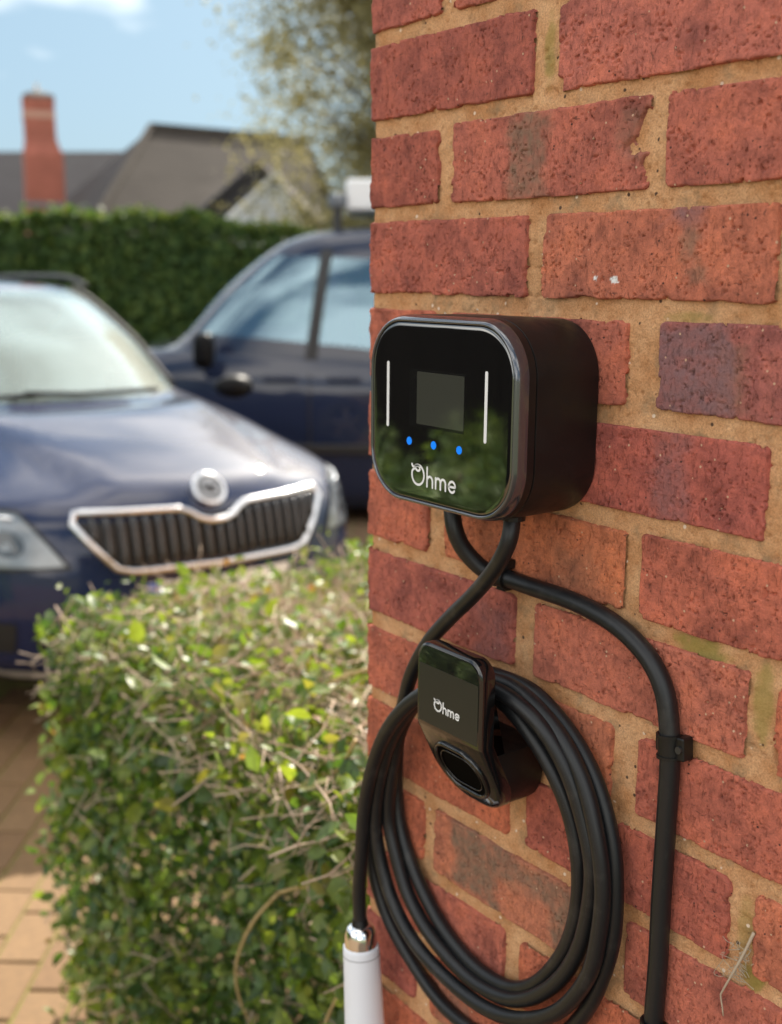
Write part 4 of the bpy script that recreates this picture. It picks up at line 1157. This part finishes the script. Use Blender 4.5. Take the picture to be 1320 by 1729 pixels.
for s in (1, -1):
    mb = MB(); mb.tube(smooth_path([(2.35, s * .565, 1.435), (2.5, s * .565, 1.465), (2.7, s * .56, 1.48), (3.5, s * .55, 1.475), (3.9, s * .54, 1.445)], .05), .013, 8); mb.build('roof_rail', M['trim'], car, True)
    bm = bmesh.new(); bmesh.ops.create_icosphere(bm, subdivisions=3, radius=1)
    for v in bm.verts: v.co = Vector((1.52 + .06 * v.co.x + .02 * abs(v.co.y), s * (.93 + .10 * v.co.y), .985 + .055 * v.co.z))
    me = bpy.data.meshes.new('door_mirror'); bm.to_mesh(me); bm.free(); me.materials.append(mirror_black); me.polygons.foreach_set('use_smooth', [True] * len(me.polygons)); link('door_mirror', me, car)
mb = MB(); mb.tube([(1.20, .1, 1.03), (1.15, .45, 1.03), (1.22, .62, 1.05)], .012, 6); mb.tube([(1.16, -.35, 1.03), (1.14, 0, 1.03), (1.18, .2, 1.04)], .012, 6); mb.build('wiper', M['trim'], car)
ins = MB(); ins.box((1.35, -.62, .6), (4.2, .62, .93)); ins.box((2.05, -.55, .93), (2.2, -.12, 1.22)); ins.box((2.05, .12, .93), (2.2, .55, 1.22)); ins.box((2.9, -.58, .93), (3.05, .58, 1.15))
ins.build('cabin', mat('grey_cabin', (.10, .10, .095), .8), car, bevel=.03)
for u in (.86, 3.45):
    for s in (1, -1): wheel(car, u, s * .80)

fh = np.array([FWD[0], FWD[1], 0]); fh /= np.linalg.norm(fh); rh = np.array([RGT[0], RGT[1], 0]); rh /= np.linalg.norm(rh)
ab_ = at(290, 590, 7.0)
vo_ = ab_ - rh * .85 + fh * .87
van = empty('van', (vo_[0], vo_[1], 0), math.atan2(rh[1], rh[0]))   # local u runs back along the van, local v away from the car
def vloc(u, v, z): p = vo_ + rh * u + fh * v; return (p[0], p[1], z)
tag(van, 'dark grey blue panel van with a roof rack behind the car', 'van')
vspec = [(.12, 4.75, .84, .10, .10, .14, .36, .22), (.02, 4.8, .90, .20, .20, .24, .38, .22), (.0, 4.82, .925, .55, .56, .58, .40, .22), (.05, 4.82, .925, .76, .82, .84, .42, .22), (.11, 4.81, .91, .89, .885, .91, .44, .24), (.30, 4.80, .892, .98, .92, .94, .48, .24), (.55, 4.79, .880, 1.04, .945, .96, .5, .24),
         (.80, 4.77, .868, 1.08, .965, .985, .36, .24), (1.12, 4.74, .835, 1.42, 1.33, 1.34, .34, .26), (1.42, 4.70, .775, 1.66, 1.61, 1.62, .32, .28), (1.66, 4.62, .70, 1.76, 1.745, 1.74, .34, .3), (2.1, 4.4, .50, 1.805, 1.81, 1.79, .4, .4), (2.6, 4.0, .2, 1.82, 1.83, 1.81, .5, .5)]
vp_, VL, VLEV = car_body(vspec, 7.25, 8.85, [(160, 200, 'windscreen'), (42, 147, 'side_left'), (213, 318, 'side_right')])
auto_smooth(mesh_obj('body', *vp_['body'], M['vanpaint'], van), 50)
mesh_obj('windscreen', *vp_['windscreen'], M['sideglass'], van, True)
for s in ('side_left', 'side_right'): mesh_obj('side_window', *vp_[s], M['sideglass'], van, True)
for s in (1, -1):
    bm = bmesh.new(); bmesh.ops.create_icosphere(bm, subdivisions=4, radius=1)
    for v in bm.verts:
        c3 = [math.copysign(abs(q) ** .55, q) for q in v.co]
        v.co = Vector((1.06 + .06 * c3[0], s * (1.0 + .09 * c3[1]), 1.06 + .105 * c3[2]))
    me = bpy.data.meshes.new('door_mirror'); bm.to_mesh(me); bm.free(); me.materials.append(mirror_black); me.polygons.foreach_set('use_smooth', [True] * len(me.polygons)); link('door_mirror', me, van)
    mb = MB(); mb.box((1.25, s * .926 - .012, .44), (4.3, s * .926 + .012, .50)); mb.build('side_moulding', M['trim'], van, bevel=.008)
    mb = MB(); mb.box((1.40, s * .905 - .025, .875), (1.60, s * .905 + .025, .91)); mb.box((1.78, s * .905 - .025, .875), (1.98, s * .905 + .025, .91)); mb.build('door_handle', M['vanpaint'], van, bevel=.008)
mb = MB(); mb.box((1.2, -.75, .45), (4.5, .75, .88)); mb.box((1.75, -.66, .88), (1.9, -.12, 1.4)); mb.box((1.75, .12, .88), (1.9, .66, 1.4)); mb.build('cabin', bpy.data.materials['grey_cabin'], van, bevel=.04)
for sd_ in (1, -1):                              # the pillar between the front and the rear side windows
    rows = []
    for i in range(len(VL)):
        if not 6.6 <= VLEV[i] <= 9.2: continue
        lp = VL[i]; lp = lp[(lp[:, 1] * sd_ > 0)]; lp = lp[np.argsort(lp[:, 0])]; zz = lp[len(lp) // 2, 2]; ub = 1.68 + .14 * (zz - .95)
        rows.append([(u, np.interp(u, lp[:, 0], lp[:, 1]) + sd_ * o_, np.interp(u, lp[:, 0], lp[:, 2])) for u in (ub - .035, ub, ub + .035) for o_ in (.008,)])
    V = [p for r in rows for p in r]; F = []
    for i in range(len(rows) - 1):
        for j in range(2): F.append((i * 3 + j, i * 3 + j + 1, i * 3 + j + 4, i * 3 + j + 3))
    mesh_obj('door_pillar', V, F, M['trim'], van, True)
    mb = MB(); mb.tube([(1.675, sd_ * .918, .32), (1.675, sd_ * .928, .55), (1.675, sd_ * .926, .80), (1.675, sd_ * .898, .92)], .006, 5); mb.build('door_gap', M['trim'], van)
for u in (.82, 3.75):
    for s in (1, -1): wheel(van, u, s * .83, .33)
for u in (2.12, 3.1):
    mb = MB(); mb.tube([(u, -.66, 1.73), (u, -.66, 1.88), (u, .66, 1.88), (u, .66, 1.73)], .022, 8); mb.build('roof_bar', M['trim'], van, True)
bx = empty('roof_box', vloc(2.47, 0, 1.895), math.atan2(rh[1], rh[0]) - math.pi / 2); tag(bx, 'white box strapped on the roof bars of the van', 'box')
mb = MB(); mb.box((-.45, -.60, 0), (.45, .60, .19)); mb.build('lid', mat('pale_box', (.72, .74, .76), .35), bx, bevel=.022, seg=3)
mb = MB(); mb.box((-.462, -.32, -.01), (.462, -.27, .202)); mb.box((-.462, .27, -.01), (.462, .32, .202)); mb.build('strap', M['trim'], bx)
lp_ = empty('roof_post', vloc(1.82, -.45, 1.77)); tag(lp_, 'short dark post with a clamp on the front of the van roof', 'post')
mb = MB(); mb.tube([(0, 0, 0), (0, 0, .17)], .03, 10); mb.build('post', M['trim'], lp_); mb = MB(); mb.box((-.045, -.05, .14), (.045, .05, .22)); mb.build('clamp', mat('clamp_steel', (.12, .13, .15), .4, metal=.7), lp_, bevel=.01)

# ================================================================== BACKGROUND PLANTING
DH = 11.6
fh = np.array([FWD[0], FWD[1], 0]); fh /= np.linalg.norm(fh); rh = np.array([RGT[0], RGT[1], 0]); rh /= np.linalg.norm(rh)
def bgp(px, dist, z):                     # a point at horizontal distance dist along the view, height z
    v = ray(px, 430); p = CAM + v * (dist / float(v @ fh)); return np.array([p[0], p[1], z])
TH = empty('hedge', bgp(300, DH, 0)); tag(TH, 'tall dense dark green clipped hedge behind the car and the van', 'hedge')
tlm = leaf_material('tall_hedge_leaf', [(0, (.028, .062, .020)), (.5, (.062, .115, .032)), (.85, (.12, .17, .04)), (1, (.18, .21, .06))], .35, .6, .25)
n = 40000
s_ = rng.uniform(-3.6, 3.6, n); face = rng.random(n) < .68
topz = 2.03 - .09 * sstep(.4, 1.0, s_) - .14 * sstep(1.2, 2.4, s_) + .16 * (fbm(s_ * 2.2, s_ * 0 + 2, 5, 3) - .5) + .05 * (fbm(s_ * 14, s_ * 0, 6, 2) - .5)
z_ = np.where(face, rng.random(n) * topz, topz - np.abs(rng.normal(0, .03, n)))
d_ = np.where(face, np.abs(rng.normal(0, .06, n)) + .12 * (fbm(s_ * 4, z_ * 4, 9, 3) - .5), rng.uniform(0, 1.0, n))
c_ = bgp(250, DH, 0)
pos = c_[None] + rh[None] * s_[:, None] + fh[None] * d_[:, None]; pos[:, 2] = z_
nr = np.where(face[:, None], -fh[None] + np.array([0, 0, .3]), np.array([[0, 0, 1.0]]))
spr = rng.random(n) < .03; pos[spr & ~face, 2] += rng.uniform(0, .10, (spr & ~face).sum())
o = link('foliage', leaves_mesh('foliage', pos - np.array(TH.location), nr, rng.uniform(.05, .09, n), tlm, .7, np.clip(rng.random(n) * .8 + .25 * (fbm(s_ * 2, z_ * 2, 3, 2) - .3) + .2 * (~face), 0, 1), .8, True), TH); o['kind'] = 'stuff'
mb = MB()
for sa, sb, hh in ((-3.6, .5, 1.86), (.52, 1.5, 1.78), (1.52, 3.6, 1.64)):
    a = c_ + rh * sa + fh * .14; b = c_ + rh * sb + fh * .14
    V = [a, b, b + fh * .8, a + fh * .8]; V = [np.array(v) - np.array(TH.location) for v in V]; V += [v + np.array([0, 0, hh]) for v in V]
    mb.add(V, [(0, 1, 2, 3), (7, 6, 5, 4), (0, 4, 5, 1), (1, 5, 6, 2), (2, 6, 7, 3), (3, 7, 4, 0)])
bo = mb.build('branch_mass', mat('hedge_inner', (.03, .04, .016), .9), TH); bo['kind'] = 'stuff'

def make_tree(name, base, height, radius, leafmat, label, nleaf, lsize, seedk, crown_lo=.25, squash=1.0, clumps=60, leafd=.30):
    T = empty(name, base); tag(T, label, 'tree')
    r = random.Random(seedk); q = np.random.default_rng(seedk)
    mb = MB(); tp_ = [(0, 0, 0)]
    for k in range(1, 8): tp_.append((r.uniform(-.08, .08) * k, r.uniform(-.08, .08) * k, height * .85 * k / 7))
    tp_ = smooth_path(tp_, .2); mb.tube(tp_, np.linspace(.16, .04, len(tp_)), 9); mb.build('trunk', M['bark'], T, True)
    cl = []
    lb = MB()
    for k in range(clumps):
        a = r.uniform(0, 6.283); zz = r.uniform(crown_lo, 1.0); rr = radius * math.sqrt(max(.05, 1 - (abs(zz - .55) / .55) ** 2)) * r.uniform(.35, 1.0)
        p = np.array([rr * math.cos(a), rr * math.sin(a) * squash, height * zz]); cl.append(p)
        t0 = tp_[min(len(tp_) - 1, int(len(tp_) * max(.1, (zz - .2))))]
        mid = (np.array(t0) + p) / 2 + np.array([0, 0, .15 * radius * r.uniform(-.3, 1)])
        pp = smooth_path([t0, mid, p], .25); lb.tube(pp, np.linspace(.035, .008, len(pp)), 5)
    lb.build('limb', M['bark'], T, True)
    cl = np.array(cl); k = q.integers(0, len(cl), nleaf)
    pos = cl[k] + q.normal(0, 1, (nleaf, 3)) * np.array([leafd, leafd, leafd * .75]) * q.uniform(.5, 1.4, (len(cl), 1))[k]
    tint = np.clip(.5 * q.random(nleaf) + .5 * q.random(len(cl))[k], 0, 1)
    o = link('crown', leaves_mesh('crown', pos, np.tile([0, 0, 1.0], (nleaf, 1)), q.uniform(lsize * .6, lsize * 1.2, nleaf), leafmat, 1.0, tint, .8, True), T); o['kind'] = 'stuff'
    return T
olive = leaf_material('spring_leaf', [(0, (.20, .185, .10)), (.5, (.30, .275, .15)), (1, (.42, .38, .22))], .45, .6, .2, (1.15, 1.1, .8))
make_tree('tree', bgp(735, 14.5, 0), 6.4, 2.15, olive, 'pale olive spring tree with thin crown rising beside the brick wall', 90000, .066, 5, .20, clumps=190, leafd=.30)
dgreen = leaf_material('dark_leaf', [(0, (.02, .04, .012)), (1, (.07, .10, .03))], .3)

# ================================================================== HOUSES
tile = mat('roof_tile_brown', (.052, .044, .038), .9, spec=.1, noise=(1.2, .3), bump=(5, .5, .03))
tile_dark_shade = mat('roof_tile_dark_shade', (.036, .034, .038), .9, spec=.1, noise=(1.2, .3), bump=(5, .5, .03))  # dark roof's own colour, also shade painted on the brown roof's hip and gable
render_ = mat('house_brick', (.33, .15, .10), .9, noise=(3, .25)); chim_m = mat('chimney_brick', (.34, .108, .075), .9, noise=(2.5, .4), bump=(25, .5, .01)); lead = mat('lead_grey', (.16, .16, .17), .7)
HD = 25.0
def zat(py, dist): v = ray(330, py); return CAM[2] + v[2] / float(v @ fh) * dist
def poly(name, pts, mat_, parent, thick=.12):
    """sloping slab from a loop of world points"""
    o0 = np.array(parent.location); n = len(pts); P = [np.array(p) - o0 for p in pts]
    V = P + [p - np.array([0, 0, thick]) for p in P]
    F = [tuple(range(n)), tuple(range(2 * n - 1, n - 1, -1))] + [(j, n + j, n + (j + 1) % n, (j + 1) % n) for j in range(n)]
    o = mesh_obj(name, V, F, mat_, parent)
    bm = bmesh.new(); bm.from_mesh(o.data); bmesh.ops.recalc_face_normals(bm, faces=bm.faces); bm.to_mesh(o.data); bm.free(); return o
def q(px, py, dist): p = bgp(px, dist, 0); p[2] = zat(py, dist); return p
hb = empty('house', bgp(350, HD, 0)); tag(hb, 'brick bungalow with a brown hipped tile roof above the hedge', 'house')
rA, rB = q(262, 217, HD + 5), q(520, 238, HD + 5)
eL, eR = q(150, 395, HD), q(560, 405, HD); eLb, eRb = q(150, 395, HD), q(600, 405, HD + 10)
bl = bgp(20, HD + 10.5, 0); bl[2] = eL[2]
rf = poly('roof', [eL, eR, rB, rA], tile, hb)
poly('roof_hip', [bl, eL, rA], tile_dark_shade, hb)
poly('roof_back', [eRb, bl, rA, rB], tile_dark_shade, hb)
mb = MB(); pr = [np.array(p) - np.array(hb.location) + np.array([0, 0, .04]) for p in (eL, rA)]; mb.tube(pr, .10, 6); pr = [np.array(p) - np.array(hb.location) + np.array([0, 0, .04]) for p in (rA, rB)]; mb.tube(pr, .10, 6); mb.build('ridge_tiles', tile, hb)
# cross gable; the valley's shade is painted by dark tile on slope and face
gA, gB = q(438, 268, HD + 1.2), q(436, 268, HD - 2.6)
poly('side_roof', [q(300, 382, HD - .1), q(285, 400, HD - 3.2), gB, gA], tile_dark_shade, hb)
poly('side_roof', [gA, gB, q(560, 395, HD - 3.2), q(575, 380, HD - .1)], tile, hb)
mb = MB(); cc = np.array(hb.location)
V = [p - cc for p in (q(165, 393, HD + .3), q(545, 403, HD + .3), q(545, 403, HD + 6), q(165, 393, HD + 6))]; V = [np.array([*v[:2], 0]) for v in V] + [v - np.array([0, 0, .1]) for v in V]
mb.add(V, [(0, 3, 2, 1), (4, 5, 6, 7), (0, 1, 5, 4), (1, 2, 6, 5), (2, 3, 7, 6), (3, 0, 4, 7)]); mb.build('wall', render_, hb)
V = [p - cc for p in (q(300, 396, HD - 2.9), q(550, 396, HD - 2.9), q(437, 275, HD - 2.55))]; V = [np.array([*V[0][:2], 0]), np.array([*V[1][:2], 0]), V[1], V[2], V[0]]
mesh_obj('gable', [*V, *[v + fh * .3 for v in V]], [(0, 1, 2, 3, 4), (9, 8, 7, 6, 5)] + [(j, 5 + j, 5 + (j + 1) % 5, (j + 1) % 5) for j in range(5)], tile_dark_shade, hb)

ha = empty('house', bgp(40, 33, 0)); tag(ha, 'low bungalow with dark slate roof and tall red brick chimney at left', 'house')
rL, rR = q(-260, 262, 36), q(215, 257, 36); aL, aR = q(-260, 400, 31), q(215, 400, 31); kL, kR = q(-260, 400, 41), q(215, 400, 41)
poly('roof', [aL, aR, rR, rL], tile_dark_shade, ha); poly('roof', [rL, rR, kR, kL], tile_dark_shade, ha)
cc = np.array(ha.location); V = [p - cc for p in (q(-250, 400, 31.3), q(205, 400, 31.3), q(205, 400, 40), q(-250, 400, 40))]; V = [np.array([*v[:2], 0]) for v in V] + [v - np.array([0, 0, .1]) for v in V]
mb = MB(); mb.add(V, [(0, 3, 2, 1), (4, 5, 6, 7), (0, 1, 5, 4), (1, 2, 6, 5), (2, 3, 7, 6), (3, 0, 4, 7)]); mb.build('wall', render_, ha)
ch = mesh_obj('chimney', [], [], chim_m, ha)
CD = 30.2
def stack(prof, rot=.35):
    """prof: (py, half width in px) at distance CD; square stack turned a little"""
    mb = MB(); n = 4; V = []
    for py, hw, *c in prof:
        cxp = c[0] if c else 76
        p = bgp(cxp, CD + .5, 0) - cc; z = zat(py, CD) ; hwm = hw / FPX * CD / (math.cos(rot) + math.sin(rot)) 
        for sx_, sy_ in ((-1, -1), (1, -1), (1, 1), (-1, 1)):
            d = (rh * (sx_ * math.cos(rot) - sy_ * math.sin(rot)) + fh * (sx_ * math.sin(rot) + sy_ * math.cos(rot))) * hwm
            V.append((p[0] + d[0], p[1] + d[1], z))
    F = [(3, 2, 1, 0), tuple(len(V) - 4 + j for j in range(4))]
    for k in range(len(prof) - 1):
        for j in range(4): i = (j + 1) % 4; F.append((k * 4 + j, k * 4 + i, (k + 1) * 4 + i, (k + 1) * 4 + j))
    mb.add(V, F); return mb
bpy.data.objects.remove(ch)
ch = stack([(560, 40, 80), (262, 39, 80), (250, 35, 78), (236, 31, 77), (178, 30.5)]).build('chimney', chim_m, ha)
def cpart(prof, nm, m_):
    o = stack(prof).build(nm, m_, ch); return o
cpart([(200, 31.6), (188, 31.6)], 'brick_band', mat('pale_band', (.45, .25, .19), .9)); cpart([(178, 31.5), (166, 31.5)], 'brick_band', chim_m)
cpart([(166, 32), (161, 31), (156, 22), (152, 8)], 'cap', mat('cap_dark', (.10, .085, .075), .8)); cpart([(352, 41, 80), (343, 41, 80)], 'lead_band', lead)
mb = MB(); p = bgp(75, CD + .5, 0) - cc; mb.tube([(p[0], p[1], zat(153, CD)), (p[0], p[1], zat(138, CD))], .045, 8); mb.build('pot', mat('pale_pot', (.6, .5, .42), .8), ch)

# white boarded gable of an outbuilding between hedge and van
ob = empty('garden_building', bgp(465, 16, 0)); tag(ob, 'small outbuilding with pale boarded gable peeking over the hedge', 'outbuilding'); cc = np.array(ob.location)
pale = [mat('pale_board', c, .5, noise=(6, .15)) for c in ((.62, .64, .68), (.42, .44, .49))]
apex, lft, rgt = q(470, 296, 15.6), q(398, 372, 15.6), q(505, 400, 15.6)
for k in range(9):
    s0, s1 = k / 9, (k + 1) / 9 - .012
    def e(s): b = lft * (1 - s) + rgt * s; return b
    p0, p1 = e(s0), e(s1); t0, t1 = apex * .82 + p0 * .18 + fh * .0, apex * .82 + p1 * .18
    V = [p0, p1, t1, t0]; V = [v - cc for v in V]; V += [v + fh * .05 + np.array([0, 0, .0]) for v in V]
    mesh_obj('board', V, [(0, 1, 2, 3), (7, 6, 5, 4), (0, 4, 5, 1), (1, 5, 6, 2), (2, 6, 7, 3), (3, 7, 4, 0)], pale[k % 2], ob)
mb = MB(); mb.tube([np.array(v) - cc for v in (lft - rh * .1, apex + np.array([0, 0, .05]), rgt + rh * .05)], .05, 6); mb.build('bargeboard', mat('white_barge', (.7, .7, .7), .5), ob)
V = [lft - cc, rgt - cc]; V = [np.array([*V[0][:2], 0]), np.array([*V[1][:2], 0]), V[1], V[0]]; V = [v + fh * .06 for v in V] + [v + fh * 2 for v in V]
mesh_obj('wall', V, [(0, 1, 2, 3), (7, 6, 5, 4), (0, 4, 5, 1), (1, 5, 6, 2), (2, 6, 7, 3), (3, 7, 4, 0)], pale[0], ob)

# ================================================================== THE OTHER SIDE OF THE DRIVE (shrubs mirrored in the charger's glass; fence added to keep it dark)
fm = mat('reflected_black_boards', (.008, .007, .006), .8, spec=.2, noise=(8, .3))  # for the unseen added fence, near black so the glass reflects dark
fe = empty('added_fence', (-3.6, -4.4, 0), R_(-38)); tag(fe, 'dark board fence added across the drive to blacken the charger glass reflection', 'fence')
for k in range(34):
    mb = MB(); mb.box((-2.9 + k * .172, -.012 + .004 * (k % 2), .05), (-2.9 + k * .172 + .1735, .012 + .004 * (k % 2), 1.85 + random.uniform(-.01, .01))); mb.build('board', fm, fe)
for k in range(4):
    mb = MB(); mb.box((-2.95 + k * 1.93, -.10, 0), (-2.85 + k * 1.93, -.014, 1.95)); mb.build('post', fm, fe)
slm = leaf_material('shrub_leaf', [(0, (.08, .15, .05)), (.5, (.20, .30, .10)), (1, (.34, .42, .18))], .3, .45)
for k, (x, y, rx, h) in enumerate(((-1.75, -2.35, .34, .72), (-2.55, -1.80, .46, .86), (-2.75, -2.75, .5, .84), (-3.5, -2.2, .6, .95))):
    lab = ['rounded green shrub nearest the wall mirrored in the charger glass', 'rounded green shrub second along the drive edge mirrored in the charger glass', 'rounded green shrub set back before the dark fence', 'large rounded green shrub at the far end of the dark fence'][k]
    e = empty('shrub', (x, y, 0)); tag(e, lab, 'shrub', 'shrubs along the drive edge')
    n = 2200; d = rng.normal(0, 1, (n, 3)); d /= np.linalg.norm(d, axis=1)[:, None]; d[:, 2] = np.abs(d[:, 2]) * 1.0
    lump = .75 + .5 * fbm(d[:, 0] * 3 + 9 * k, d[:, 1] * 3 + d[:, 2] * 2, 70 + k, 2)
    pos = d * np.array([rx, rx, h])[None] * lump[:, None] * rng.uniform(.8, 1.0, n)[:, None]
    o = link('foliage', leaves_mesh('foliage', pos, d, rng.uniform(.05, .09, n), slm, .6, rng.random(n), .8), e); o['kind'] = 'stuff'
    mb = MB()
    for s in range(5): a = s * 1.3; mb.tube(smooth_path([(0, 0, 0), (.1 * math.cos(a), .1 * math.sin(a), h * .4), (.3 * rx * math.cos(a), .3 * rx * math.sin(a), h * .8)], .08), .012, 6)
    mb.build('stem', M['bark'], e, True)
